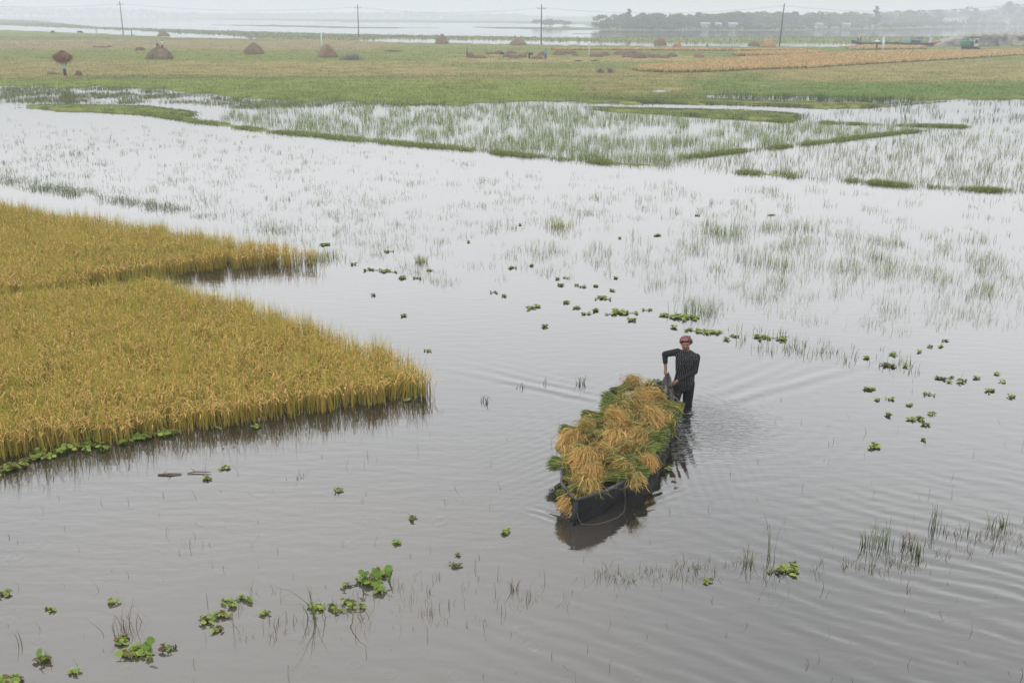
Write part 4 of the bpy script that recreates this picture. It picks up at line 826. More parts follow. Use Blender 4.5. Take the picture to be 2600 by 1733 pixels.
body = [('c', pel, (0, -.05, .64), .135, .115, (1, .72, 1)), ('c', (0, -.05, .64), (-.0, -.11, .90), .115, .145, (1.05, .7, 1)), ('c', (-.09, -.11, .955), (.10, -.13, .91), .085, .085), ('c', (-.005, -.13, .98), (-.02, -.175, 1.12), .06, .05),
        ('c', shL, elL, .050, .040), ('c', elL, wrL, .038, .026), ('c', wrL, haL, .026, .022), ('c', shR, elR, .052, .042), ('c', elR, wrR, .040, .027), ('c', wrR, haR, .027, .022),
        ('c', (-.09, .0, .40), (-.17, -.10, .04), .088, .060), ('c', (-.17, -.10, .04), (-.19, .02, -.30), .056, .036), ('c', (-.19, .02, -.32), (-.20, -.13, -.36), .036, .028),
        ('c', (.09, .01, .40), (.085, .0, .02), .090, .060), ('c', (.085, .0, .02), (.10, .10, -.32), .056, .036), ('c', (.10, .10, -.33), (.08, -.05, -.36), .036, .028)]
hc = np.array(hd) + (0, 0, .01)
body += [('b', hc + (0, .02, .02), (.082, .095, .098)), ('b', hc + (-.004, -.026, -.036), (.066, .062, .074)), ('b', hc + (-.006, -.045, -.082), (.028, .026, .020)),
         ('c', hc + (-.010, -.082, .012), hc + (-.014, -.104, -.026), .009, .015), ('b', hc + (-.038, -.070, .018), (.026, .014, .010)), ('b', hc + (.022, -.070, .018), (.026, .014, .010)),
         ('b', hc + (-.045, -.055, -.018), (.020, .020, .018)), ('b', hc + (.030, -.055, -.018), (.020, .020, .018)), ('b', hc + (-.010, -.078, -.052), (.022, .012, .007)),
         ('b', hc + (.075, .01, -.005), (.010, .018, .028)), ('b', hc + (-.075, .01, -.005), (.010, .018, .028))]
body += hand(haL, (.1, -.25, -.75), (.25, -1, .1), 1, (.65, -.1, -.35)) + hand(haR, (-.8, -.15, -.35), (0, -.4, .9), 1, (-.3, .55, -.5))
bo = blob('body', body, .0075, M_skin, man, 2)
blob('eye', [('b', hc + (-.034, -.084, .002), (.011, .006, .006))], .003, M_hair, man, 1)
blob('eye', [('b', hc + (.014, -.085, .002), (.011, .006, .006))], .003, M_hair, man, 1)
blob('moustache', [('c', hc + (-.032, -.088, -.042), hc + (-.010, -.097, -.036), .006, .008), ('c', hc + (.012, -.090, -.042), hc + (-.010, -.097, -.036), .006, .008)], .004, M_hair, man, 1)
blob('beard', [('c', hc + (-.050, -.045, -.060), hc + (-.010, -.074, -.094), .013, .015), ('c', hc + (.036, -.045, -.060), hc + (-.010, -.074, -.094), .013, .015)], .006, mat('stubble', (.045, .028, .02), .8), man, 2)
blob('hair', [('b', hc + (0, .025, .035), (.080, .088, .080)), ('c', hc + (-.058, -.045, .060), hc + (.040, -.058, .062), .024, .022), ('c', hc + (.070, -.02, .03), hc + (.072, .0, -.02), .018, .012), ('c', hc + (-.070, -.02, .04), hc + (-.068, -.02, .01), .014, .008)], .008, M_hair, man, 2)
blob('headcloth', [('c', hc + (-.080, -.030, .070), hc + (.0, -.078, .088), .024, .026), ('c', hc + (.0, -.078, .088), hc + (.082, -.020, .070), .026, .028), ('c', hc + (.085, -.02, .070), hc + (.07, .075, .055), .030, .028),
      ('c', hc + (.07, .075, .055), hc + (-.07, .075, .055), .028, .028), ('c', hc + (-.07, .075, .055), hc + (-.082, -.03, .068), .028, .024), ('b', hc + (0, .02, .085), (.086, .090, .055)), ('b', hc + (.095, .02, .03), (.030, .035, .050)), ('b', hc + (-.092, .01, .035), (.016, .024, .040)), ('c', hc + (-.05, -.03, .12), hc + (.06, .0, .125), .026, .022)], .010, M_wrap, man, 2)
blob('shirt', [('c', (0, -.01, .42), (.01, -.05, .64), .185, .168, (1.0, .78, 1)), ('c', (.01, -.05, .64), (0, -.12, .88), .168, .186, (1.05, .74, 1)), ('c', (-.11, -.11, .965), (.125, -.135, .91), .098, .102), ('c', (-.01, -.13, .98), (-.012, -.15, 1.03), .085, .070)], .012, M_shirt, man, 3)
blob('sleeve', [('c', shL, elL, .066, .054), ('c', elL, np.array(elL) * .45 + np.array(wrL) * .55, .054, .044)], .010, M_sleeve, man, 3)
blob('sleeve', [('c', shR, elR, .070, .058), ('c', elR, np.array(elR) * .12 + np.array(wrR) * .88, .056, .040)], .010, M_sleeve, man, 3)
blob('trousers', [('c', (-.02, .0, .44), (.02, .0, .44), .142, .142, (1, .8, 1)), ('c', (-.085, .0, .40), (-.17, -.10, .04), .112, .084), ('c', (-.17, -.10, .04), (-.18, .0, -.22), .080, .066),
                  ('c', (.09, .01, .40), (.088, .0, .02), .112, .086), ('c', (.088, .0, .02), (.10, .07, -.22), .082, .066)], .012, M_trs, man, 3)
def cloth(c, nm): return mat(nm, c, .85, noise=.15, nscale=10)
def figure(px_, py_, H, pose, top, bot, label, z=.10, face=0.0, group=None, wp=None, skirt=False):
    g = G(px_, py_, z) if wp is None else np.array(wp); s_ = H / 1.65
    e_ = empty('person', tuple(float(v_) for v_ in g), face); e_.scale = (s_,) * 3; tag(e_, label, 'person', group)
    if pose == 'stand' or pose == 'carry' or pose == 'umbrella':
        hp_ = (0, 0, .85); chs = (0, -.02, 1.25); hd_ = (0, -.03, 1.52); kn = [(-.10, -.04, .45), (.12, .02, .45)]; ft = [(-.12, .02, .04), (.14, .10, .04)]
        arm = [((-.19, 0, 1.34), (-.27, .0, 1.06), (-.22, -.10, .84)), ((.19, 0, 1.34), (.27, 0, 1.06), (.22, -.12, .86))]
        if pose == 'carry': arm = [((-.19, 0, 1.34), (-.36, -.06, 1.40), (-.34, -.02, 1.68)), ((.19, 0, 1.34), (.36, -.06, 1.40), (.34, -.02, 1.68))]
        if pose == 'umbrella': arm[0] = ((-.19, 0, 1.34), (-.26, -.1, 1.12), (-.10, -.2, 1.32))
    elif pose == 'bend':
        hp_ = (.10, 0, .82); chs = (-.28, -.02, .92); hd_ = (-.52, -.03, .84); kn = [(.02, -.06, .45), (.14, .06, .45)]; ft = [(.05, -.05, .04), (.16, .08, .04)]
        arm = [((-.34, -.16, .90), (-.40, -.18, .62), (-.48, -.12, .38)), ((-.34, .14, .90), (-.42, .14, .62), (-.50, .08, .36))]
    else:
        hp_ = (0, 0, .24); chs = (-.02, -.04, .62); hd_ = (-.03, -.08, .90); kn = [(-.24, -.32, .34), (.24, -.32, .34)]; ft = [(-.12, -.40, .04), (.14, -.40, .04)]
        arm = [((-.19, -.02, .70), (-.27, -.16, .50), (-.16, -.34, .40)), ((.19, -.02, .70), (.27, -.16, .50), (.16, -.34, .40))]
    hpn = np.array(hp_); pr = [('c', hp_, chs, .13, .15), ('c', chs, hd_, .07, .055), ('b', hd_, (.085, .095, .12))]
    for k_, f_ in zip(kn, ft):
        hj = hpn + (np.sign(k_[0] - hp_[0]) * .08, 0, -.03); pr += [('c', hj, k_, .09, .06), ('c', k_, f_, .055, .036), ('c', f_, np.array(f_) + (0, -.12, -.01), .034, .028)]
    for a in arm: pr += [('c', a[0], a[1], .05, .04), ('c', a[1], a[2], .038, .03), ('c', a[2], np.array(a[2]) + (0, -.05, .03 if pose == 'carry' else -.04), .034, .02)]
    blob('body', pr, .022, M_skin, e_, 2)
    blob('hair', [('b', np.array(hd_) + (0, .02, .03), (.092, .10, .11))], .025, M_hair, e_, 1)
    blob('shirt', [('c', hpn + (0, 0, .05), chs, .16, .175)] + [('c', a[0], (np.array(a[0]) + np.array(a[1])) / 2, .075, .06) for a in arm], .028, top, e_, 2)
    if skirt: lp = [('c', hp_, (hpn + np.array(kn[0]) + np.array(kn[1])) / 3 - (0, 0, .1), .16, .17), ('c', hp_, (np.array(kn[0]) + np.array(kn[1])) / 2 - (0, 0, .12), .16, .15)]
    else: lp = sum([[('c', hpn + (np.sign(k_[0] - hp_[0]) * .07, 0, 0), k_, .11, .085), ('c', k_, np.array(f_) * .6 + np.array(k_) * .4, .08, .065)] for k_, f_ in zip(kn, ft)], [])
    blob('lungi' if skirt else 'trousers', lp, .028, bot, e_, 2)
    return e_, hd_
Wt = cloth((.55, .55, .55), 'white_cloth'); Bl = cloth((.12, .26, .42), 'blue_cloth'); Pb = cloth((.30, .52, .56), 'pale_blue_cloth'); Dk = cloth((.03, .032, .045), 'navy_cloth'); Br = cloth((.13, .055, .04), 'maroon_cloth'); Gy = cloth((.20, .20, .22), 'grey_cloth')
fg, hd_ = figure(166, 197, 1.70, 'carry', Pb, Br, 'person in pale blue shirt and maroon lungi carrying a huge straw load overhead', skirt=True)
def straw_pile(name, wpos, w_, h, label, cat, seed, n=700, col=(.25, .175, .115), prof='cone', group=None, dep=1.0, z0=0.0, ln=.5):
    r_ = np.random.default_rng(seed); mb = MB(); m_, k_ = 22, 9
    V = []
    for j in range(k_ + 1):
        t_ = j / k_
        rr = {'cone': (1 - t_ ** 2.1) ** .95 * (1 if t_ > .06 else .95), 'dome': math.sqrt(max(0, 1 - t_ * t_)), 'ball': math.sin(math.pi * min(.999, .12 + .88 * t_))}[prof]
        for q in range(m_):
            a = 2 * math.pi * q / m_; rj = rr * w_ / 2 * (1 + .12 * math.sin(3 * a + seed) + .08 * math.sin(5 * a + seed * 2.1)) * (1 + r_.normal(0, .035))
            V.append((rj * math.cos(a), rj * math.sin(a) * dep, h * t_ * (1 + r_.normal(0, .012)) + z0))
    V.append((0, 0, h * 1.01 + z0)); top = len(V) - 1
    K = np.array(col) * np.clip(r_.normal(1, .18, (len(V), 1)), .5, 1.6)
    V = np.array(V)
    Qs = [(j * m_ + q, j * m_ + (q + 1) % m_, (j + 1) * m_ + (q + 1) % m_, (j + 1) * m_ + q) for j in range(k_) for q in range(m_)]
    mb.add(V, Qs, [(top, k_ * m_ + q, k_ * m_ + (q + 1) % m_) for q in range(m_)], K)
    q = r_.integers(0, k_ * m_, n); j = r_.random((n, 1)); p0 = V[q] * (1 - j) + V[np.minimum(q + m_, top)] * j + r_.normal(0, .03, (n, 3))
    az = np.arctan2(p0[:, 1], p0[:, 0]) + r_.normal(0, .6, n); L_ = r_.uniform(.4, 1.7, n) * ln * min(1, w_ / 2.5)
    zp = np.stack([0 * L_, .05 * L_, -.55 * L_], -1); hp = np.stack([0 * L_, .25 * L_, .45 * L_], -1)
    wd_ = .00038 * wpos[1] * r_.uniform(.6, 1.5, n); zp = np.maximum(zp, (.02 - p0[:, 2:3]) if prof != 'ball' else -9)
    V_, Q_, K_ = strips(p0, az, zp, hp, wd_, np.array(col) * r_.uniform(.65, 1.6, (n, 1)))
    mb.add(V_, Q_, None, K_); o = mb.build(name, M_straw, None, loc=tuple(float(v_) for v_ in wpos)); return tag(o, label, cat, group)
straw_pile('straw_load', (fg.location.x - .02, fg.location.y, fg.location.z + 1.56), 1.75, 1.15, 'brown bushy load of straw balanced on a walking person\'s head', 'straw load', 3, 900, (.20, .11, .065), 'ball', ln=.7)
def pile(px_, py_, w_, h, label, prof='cone', col=(.24, .17, .11), cat='haystack', name='haystack', group=None, dep=1.0, n=700):
    g = G(px_, py_, .08); s_ = pxm(g); r = w_ / s_ / 2; g = g + np.array([g[0] / g[1] * r * .8, r * .8, 0])
    s_ = pxm(g); return straw_pile(name, g, w_ / s_, h / s_ * 1.02, label, cat, int(px_), n, col, prof, group, dep)
GS = 'haystacks on the far fields'
h1 = pile(407, 152, 62, 32, 'largest haystack at the left, with two people working on its top', group=GS, col=(.20, .145, .10), n=1200)
pile(646, 139, 46, 28, 'rounded haystack second from the left of the large ones', group=GS, col=(.21, .15, .10)); pile(831, 147, 48, 32, 'haystack with the pale marker post rising behind it', group=GS, col=(.25, .175, .115))
pile(415, 93, 28, 13, 'small far haystack standing against the channel, behind the people on the big stack', group=GS); pile(356, 129, 22, 9, 'low dark straw lump left of the largest haystack', 'dome', (.20, .12, .08), group=GS); pile(636, 97, 13, 4, 'tiny straw lump on the near channel bank', 'dome', group=GS)
pile(1123, 112, 32, 24, 'steep haystack against the channel left of the third power pole', group=GS); pile(1314, 116, 40, 18, 'wide haystack against the channel just left of the third power pole', group=GS); pile(1677, 117, 29, 19, 'domed haystack against the channel right of the straw heaps', 'dome', group=GS)
pile(1720, 123, 22, 12, 'small reddish haystack right beside the domed one', 'dome', (.40, .22, .12), group=GS); pile(1914, 118, 26, 14, 'smaller haystack of the pair left of the leaning pole', 'dome', group=GS); pile(1950, 121, 35, 20, 'taller orange haystack of the pair left of the leaning pole', 'dome', (.42, .26, .13), group=GS)
pile(1774, 147, 24, 12, 'solitary round straw heap on the green field before the golden band', 'dome', (.33, .21, .13), 'straw heap', 'straw_heap')
hp_l = [(1195, 148, 18, 14), (1219, 149, 34, 9), (1244, 139, 20, 7), (1268, 138, 24, 9), (1299, 137, 27, 8), (1293, 146, 27, 9), (1306, 149, 26, 10), (1326, 147, 25, 10), (1342, 138, 20, 6), (1364, 151, 29, 9), (1376, 142, 18, 11), (1420, 141, 28, 14), (1446, 138, 30, 12), (1461, 143, 16, 7),
        (1512, 145, 36, 11), (1535, 142, 23, 10), (1581, 140, 44, 12), (1606, 138, 28, 10), (1595, 147, 28, 10), (1623, 149, 36, 16), (1645, 145, 24, 10), (1665, 148, 32, 10), (1687, 149, 26, 8), (1705, 145, 26, 10)]
hl_ = sorted(hp_l)
OT = [None] * 24
for i, (a, b_, w_, h) in enumerate(hl_):
    if i < 11: where = (ORD[i] + (' from the left' if i else '')) + ' of the brown straw heaps among the threshing workers'
    elif i < 14: where = ('leftmost', 'middle', 'rightmost')[i - 11] + ' of the three brown straw heaps just right of the blue-shirted worker'
    else: where = (ORD[i - 14] + (' from the left' if i > 14 else '')) + ' of the brown straw heaps right of the tall white post'
    pile(a, b_, w_, h, where, 'dome', (.23, .155, .11), 'straw heap', 'straw_heap', 'straw heaps on the threshing ground', .6, 260)
for a, lb in (((243, 121, 14, 4), 'left small brown straw clod beyond the load carrier'), ((262, 122, 20, 4), 'middle small brown straw clod beyond the load carrier'), ((278, 120, 12, 4), 'right small brown straw clod beyond the load carrier'), ((200, 193, 16, 13), 'reddish dry shrub just right of the load carrier'), ((132, 191, 26, 7), 'low brown straw remnant just left of the load carrier')):
    pile(*a, lb, 'dome', (.20, .12, .075), 'straw heap', 'straw_heap', None, .7, 240)
pile(1120, 132, 1, 1, 'x') if False else None
figure(1186, 148, 1.62, 'stand', Gy, Dk, 'worker in a grey top standing at the left end of the straw heaps', face=1.2)
figure(1277, 150, 1.6, 'bend', Dk, Gy, 'worker bent double in the middle of the straw heaps', face=.1)
figure(1345, 151, 1.6, 'bend', Dk, Dk, 'dark-clothed worker bending over left of the blue-shirted one', face=2.6)
figure(1385, 153, 1.72, 'stand', Bl, cloth((.07, .09, .16), 'indigo_cloth'), 'worker in a bright blue shirt walking at the straw heaps', face=-1.0)
hz_top = h1.location.z + 32 / pxm(h1.location) 
figure(0, 0, 1.55, 'stand', Wt, Br, 'person in a white shirt standing on top of the largest haystack', face=.6, wp=(h1.location.x + .50, h1.location.y, hz_top - .62), skirt=True)
figure(0, 0, 1.5, 'sit', Br, Br, 'person crouching on the back of the largest haystack', face=.6, wp=(h1.location.x - .38, h1.location.y + .5, hz_top - .40))
figure(246, 89, 1.6, 'stand', Wt, Wt, 'tiny person in white at the channel left of the first power pole', face=.5)
figure(335, 92, 1.7, 'stand', Dk, Dk, 'tiny dark-clothed person at the channel right of the first power pole', face=2, skirt=True)
figure(1795, 122, 1.6, 'sit', Dk, Gy, 'person squatting by the channel left of the two orange haystacks', face=.5)
fu, _h = figure(2225, 127, 1.65, 'umbrella', Dk, Dk, 'person walking under a pale umbrella below the moored boats', face=.4)
mb = MB(); V = []; m_ = 16
for j in range(6):
    t_ = j / 5; r = .62 * math.sin(t_ * 1.35); V += [(r * math.cos(2 * math.pi * q / m_), r * math.sin(2 * math.pi * q / m_), .42 * math.cos(t_ * 1.35) - .1 + (-.02 if q % 2 and j == 5 else 0)) for q in range(m_)]
mb.add(V, [(j * m_ + q, (j + 1) * m_ + q, (j + 1) * m_ + (q + 1) % m_, j * m_ + (q + 1) % m_) for j in range(5) for q in range(m_)])
um = empty('umbrella', (fu.location.x - .08, fu.location.y - .15, fu.location.z + 1.75)); tag(um, 'pale blue-white open umbrella held over a walking person', 'umbrella')
mb.build('canopy', mat('umbrella_cloth', (.50, .54, .60), .6), um, True, None, False); mb = MB(); mb.tube([(0, 0, .33), (0, 0, -.5)], .015, 6); mb.build('shaft', M_dark, um, False, None, False)
# ---------------------------------------------------------------- posts, poles and wires
SW = mat('school_wall', (.60, .57, .56), .8, noise=.1, nscale=.5)
M_pole = mat('weathered_pole', (.09, .085, .085), .85, noise=.3, nscale=5); M_conc = mat('concrete_post', (.42, .41, .38), .85, noise=.2, nscale=8); M_ins = mat('porcelain', (.35, .33, .30), .3)
tops = {}
def pole(px_, py_, ty, lean, label, arm=True):
    g = G(px_, py_, .1); s_ = pxm(g); h = (py_ - ty) / s_ / math.cos(TH * 0 + math.atan(CH / g[1])) * 1.0
    e_ = empty('power_pole', tuple(float(v_) for v_ in g)); e_.rotation_euler = (0, lean, 0)
    mb = MB(); mb.tube([(0, 0, -.4), (0, 0, h * .5), (0, 0, h)], [.19, .16, .12], 10); mb.build('pole_shaft', M_pole, e_, True, None, False)
    if arm:
        mb = MB(); mb.box((-1.0, -.04, h - .97), (1.0, .04, h - .87)); mb.build('crossarm', M_pole, e_, False, None, False)
        for x_ in (-.95, 0, .95):
            mb = MB(); z1 = h - .86 if x_ else h - .02; mb.tube([(x_, 0, z1), (x_, 0, z1 + .1), (x_, 0, z1 + .18), (x_, 0, z1 + .26)], [.05, .09, .06, .05], 8); mb.build('insulator', M_ins, e_, True, None, False)
    else:
        mb = MB(); mb.tube([(0, 0, h), (0, 0, h + .2)], [.09, .05], 8); mb.build('insulator', M_ins, e_, True, None, False)
    tag(e_, label, 'utility pole', 'power poles across the far fields'); return g, h
gp = [pole(313, 88, 9, 0.0, 'power pole with a crossarm, leftmost of the four'), pole(911, 95, 17, 0.0, 'power pole with a crossarm, second from the left'),
      pole(1374, 111, 18, -.002, 'power pole with a crossarm, third from the left beside the wide haystack'), pole(1979, 117, 16, .035, 'leaning bare power pole without crossarm, rightmost of the four', False)]
pts_ = [g[0] + np.array([0, 0, g[1] - .6]) for g in gp]; pts_[3] = pts_[3] + np.array([.3, 0, .2])
ext0 = pts_[0] + (pts_[0] - pts_[1]) * .9; ext1 = pts_[3] + (pts_[3] - pts_[2]) * .9; ch_ = [ext0] + pts_ + [ext1]
nm_ = ['power lines running out of the frame left of the first pole', 'power lines sagging between the first and second poles', 'power lines sagging between the second and third poles', 'power lines sagging between the third and leaning poles', 'power lines running out of the frame right of the leaning pole']
for q in range(5):
    mb = MB()
    for off in (-.95, .95):
        a = ch_[q] + np.array([off, 0, 0]); b_ = ch_[q + 1] + np.array([off, 0, 0])
        mb.tube([a * (1 - s_) + b_ * s_ - np.array([0, 0, 1.5 * 4 * s_ * (1 - s_)]) for s_ in np.linspace(0, 1, 15)], .009, 4)
    tag(mb.build('power_line', M_dark, None, False, None, False), nm_[q], 'power line', 'power lines')
def post(px_, py_, h_px, r, m_, label, sq=True):
    g = G(px_, py_, .08); s_ = pxm(g); h = h_px / s_
    e_ = empty('marker_post', tuple(float(v_) for v_ in g)); mb = MB()
    mb.box((-r, -r, -.3), (r, r, h)); V = mb.V; mb.build('shaft', m_, e_, False, None, False)
    mb = MB(); mb.add([(-r * 1.15, -r * 1.15, h + .003), (r * 1.15, -r * 1.15, h + .003), (r * 1.15, r * 1.15, h + .003), (-r * 1.15, r * 1.15, h + .003), (0, 0, h + r * 1.2)], [(3, 2, 1, 0)], [(0, 1, 4), (1, 2, 4), (2, 3, 4), (3, 0, 4)]); mb.build('post_cap', m_, e_, False, None, False)
    tag(e_, label, 'post')
post(1495, 155, 42, .09, M_conc, 'tall pale concrete post standing among the straw heaps'); post(1526, 116, 11, .09, mat('old_post', (.2, .2, .2), .9), 'short grey post on the channel bank behind the heaps')
post(817, 120, 32, .13, mat('mint_paint', (.42, .60, .52), .6), 'pale mint green post behind a haystack'); post(2241, 129, 34, .18, mat('blue_white_paint', (.50, .56, .62), .6, noise=.5, nscale=3), 'mottled blue-white post beside the person with the umbrella')
# dead brush lumps on the field
def brush(px_, py_, wpx, hpx, label, col, n=420, name='dead_brush', cat='brush'):
    g = G(px_, py_, .06); s_ = pxm(g); r_ = np.random.default_rng(int(px_)); w_ = wpx / s_; h = hpx / s_
    p0 = np.stack([r_.normal(0, w_ * .22, n), r_.normal(0, w_ * .3, n), r_.uniform(0, .3 * h, n)], -1); L_ = r_.uniform(.3, 1, n) * h
    zp, hp = droop(n, 2, L_, L_ * r_.uniform(.2, 1.6, n), r_.uniform(0, .6, n))
    V_, Q_, K_ = strips(p0, r_.uniform(0, 6.28, n), zp, hp, np.full(n, .0004 * g[1]), np.array(col) * r_.uniform(.6, 1.4, (n, 1))); o = mk(name, V_, [Q_], M_leaf, K_); o.location = tuple(float(v_) for v_ in g); tag(o, label, cat)
brush(893, 153, 56, 18, 'grey tangle of dead brush right of the haystack with the marker post', (.20, .19, .18)); brush(998, 132, 40, 6, 'grey-green weeds on the field left of the steep haystack', (.17, .18, .13))
brush(1524, 186, 20, 16, 'left small grey dry shrub in front of the straw heaps', (.22, .20, .16), 120); brush(1549, 186, 20, 18, 'right small grey dry shrub in front of the straw heaps', (.22, .20, .16), 120)
brush(1468, 157, 26, 5, 'dark green weeds left of the foot of the tall pale post', (.07, .10, .04), 150); brush(1509, 157, 24, 5, 'dark green weeds right of the foot of the tall pale post', (.07, .10, .04), 150)
# cattle grazing at the left
def cow(px_, py_, label, col, rz):
    g = G(px_, py_, .08); e_ = empty('cow', tuple(float(v_) for v_ in g), rz); tag(e_, label, 'cow')
    pr = [('c', (-.55, 0, .85), (.5, 0, .88), .27, .30), ('c', (.55, 0, .95), (.95, 0, .62), .16, .12), ('c', (.95, 0, .60), (1.08, 0, .32), .12, .08), ('c', (.92, .12, .66), (.90, .22, .66), .04, .02), ('c', (.92, -.12, .66), (.90, -.22, .66), .04, .02), ('c', (-.80, 0, .95), (-.88, 0, .45), .03, .03)]
    for x_ in (-.5, .45):
        for y_ in (-.16, .16): pr += [('c', (x_, y_, .7), (x_ + (.05 if x_ > 0 else -.06), y_, .36), .11, .06), ('c', (x_ + (.05 if x_ > 0 else -.06), y_, .36), (x_, y_, .03), .05, .05)]
    blob('body', pr, .035, col, e_, 2)
cow(203, 88, 'dark blue-grey cow grazing by the channel, right one of the pair at the left', Dk, .4); cow(135, 87, 'small brown cow by the channel, left one of the pair at the left', Br, 2.6)
# ---------------------------------------------------------------- harvester
def part(nm, boxes, m_, par, bev=.04):
    mb = MB(); [mb.box(*b_) for b_ in boxes]; o = mb.build(nm, m_, par, False, None, False)
    if bev: md = o.modifiers.new('b', 'BEVEL'); md.width = bev; md.segments = 2
    return o
g = G(2461, 129, .1); hv = empty('combine_harvester', tuple(float(v_) for v_ in g), .15); tag(hv, 'green and white combine harvester parked before the sand bank at the right', 'harvester')
GN = mat('green_paint', (.03, .16, .09), .4); WP = mat('white_paint', (.55, .55, .52), .5); BK = mat('rubber', (.02, .02, .02), .8); GLS = mat('cab_glass', (.04, .05, .06), .1, spec=.6)
part('grain_tank', [((-1.85, -1.0, .85), (-.55, 1.0, 2.15))], GN, hv, .18); part('chassis', [((-1.5, -.8, .45), (1.5, .8, .85))], BK, hv)
for sg in (-1, 1): part('track', [((-1.3, sg * .95 - .22, .0), (1.2, sg * .95 + .22, .5))], BK, hv, .2)
part('engine_housing', [((-.5, -.9, .85), (.35, .9, 1.9))], mat('dark_metal', (.06, .06, .065), .6), hv)
cb = part('cab', [((.40, -.85, .85), (1.45, .85, 2.55))], WP, hv, .08); part('window', [((.52, -.87, 1.5), (1.30, -.853, 2.35))], GLS, cb, 0); part('window', [((1.453, -.6, 1.4), (1.47, .6, 2.35))], GLS, cb, 0)
part('canopy', [((-.55, -.95, 2.62), (1.25, .95, 2.80))], GN, hv, .06); part('header', [((1.5, -1.0, .15), (2.0, 1.0, .75))], GN, hv, .1)
mb = MB(); mb.tube([(-1.0, 0, 2.1), (-.8, -.3, 2.7), (.0, -.6, 2.95)], .10, 8); mb.build('unloading_pipe', GN, hv, True, None, False); mb = MB(); mb.tube([(-.3, .5, 1.9), (-.3, .5, 2.6)], .05, 8); mb.build('exhaust_pipe', BK, hv, True, None, False)
for z_ in (1.15, 1.5, 1.85): part('panel_rib', [((-1.75, -1.03, z_), (-.65, -1.003, z_ + .05))], mat('pale_green', (.10, .26, .17), .5), hv, 0)
# ---------------------------------------------------------------- sand bank
mb = MB(); r_ = np.random.default_rng(9); nx, ny = 150, 34; V = []; K = []
a = G(2375, 119, 0); b_ = G(3400, 112, 0)
for j in range(ny):
    for i_ in range(nx):
        s_ = i_ / (nx - 1); t_ = j / (ny - 1); p_ = a * (1 - s_) + b_ * s_; dy_ = t_ * 60
        prof = min(1, t_ / .10) ** 1.3 if t_ < .10 else 1 - max(0, (t_ - .7) / .3)
        hgt = 2.5 * prof * min(1, s_ * 12) ** .7 * (1 + .0 * s_)
        nn = float(np.clip((fbm(np.array([p_[0] / 1.3]), np.array([t_ * 22.0]), 3, 4)[0] - .5) * 1.9 + .5, 0, 1)); hgt *= .62 + .7 * nn
        V.append((p_[0] - a[0] + dy_ * a[0] / a[1], p_[1] - a[1] + dy_ + (nn - .5) * 3, hgt + .02)); K.append(np.array([.23, .215, .19]) * (.05 + .75 * nn ** 1.6 * 1.6 if t_ < .16 else .9 + .5 * nn))  # front face: hollows between the clods darkened, shade painted into the sand colour
idx = np.arange(nx * ny).reshape(ny, nx); Q_ = np.stack([idx[:-1, :-1], idx[:-1, 1:], idx[1:, 1:], idx[1:, :-1]], -1).reshape(-1, 4)
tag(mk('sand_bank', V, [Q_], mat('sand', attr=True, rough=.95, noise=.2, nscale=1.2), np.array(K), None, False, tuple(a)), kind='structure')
# ---------------------------------------------------------------- far moored boats
def hullboat(px_, py_, Lm, wd_, h, rake, m_, label, rz=0.0, name='moored_boat', extra=None, cat='boat'):
    g = G(px_, py_, 0); e_ = empty(name, tuple(float(v_) for v_ in g), rz); tag(e_, label, cat)
    mb = MB(); rows = []; ns = 13
    for i_ in range(ns):
        s_ = i_ / (ns - 1); x_ = (s_ - .5) * Lm; w1 = wd_ / 2 * math.sin(math.pi * min(1, max(0, .06 + .88 * s_))) ** .6; zz = h + rake[0] * max(0, .25 - s_) ** 1.5 * 8 * h + rake[1] * max(0, s_ - .75) ** 1.5 * 8 * h; kz = -.1 + (zz - h) * .6
        rows.append([(x_, w1, zz), (x_, w1 * .8, kz + .1), (x_, 0, kz), (x_, -w1 * .8, kz + .1), (x_, -w1, zz)])
    A = np.array(rows); id_ = np.arange(ns * 5).reshape(ns, 5); mb.add(A.reshape(-1, 3), np.stack([id_[:-1, :-1], id_[:-1, 1:], id_[1:, 1:], id_[1:, :-1]], -1).reshape(-1, 4))
    mb.add([(p_[0], p_[1] * .97, p_[2] - .08) for rr in rows for p_ in (rr[0], rr[4])], [(2 * i_, 2 * i_ + 1, 2 * i_ + 3, 2 * i_ + 2) for i_ in range(ns - 1)])
    mb.build('hull', m_, e_, False, None, False)
    for nm, bxs, mm in (extra or []): part(nm, bxs, mm, e_, .03)
    return e_
DW = mat('dark_boat_wood', (.035, .035, .045), .7); TL = mat('teal_paint', (.16, .30, .30), .6); PK = mat('pink_canvas', (.50, .24, .25), .7); DG2 = mat('dark_green_paint', (.05, .10, .07), .6)
eb = hullboat(2222, 113.5, 12.5, 1.8, .55, (1.1, .25), DW, 'long dark wooden boat with raised stern moored at the far bank', extra=[('stern_deck', [((-5.4, -.6, .9), (-4.1, .6, 1.0))], DW)])
for dx_, lb in ((-4.6, 'dark figure at the left on the raised stern of the long dark boat'), (-3.9, 'dark figure at the right on the raised stern of the long dark boat')):
    figure(0, 0, 1.3, 'sit' if dx_ < -4.2 else 'stand', Dk, Dk, lb, wp=(eb.location.x + dx_, eb.location.y, 1.0 if dx_ < -4.2 else .65))
hullboat(2276, 114.5, 5.5, 1.5, .4, (1.6, .1), DG2, 'small dark green boat with a high prow beside the long dark boat')
hullboat(2315, 115, 5.8, 2, .55, (.2, .2), DW, 'moored boat with a teal cabin left of the sand bank', extra=[('cabin', [((-2.6, -.7, .6), (-.6, .7, 1.5))], TL), ('awning', [((-.4, -.8, 1.62), (2.2, .8, 1.74))], DG2), ('cargo', [((-.3, -.6, .6), (2.0, .6, 1.25))], DW)])
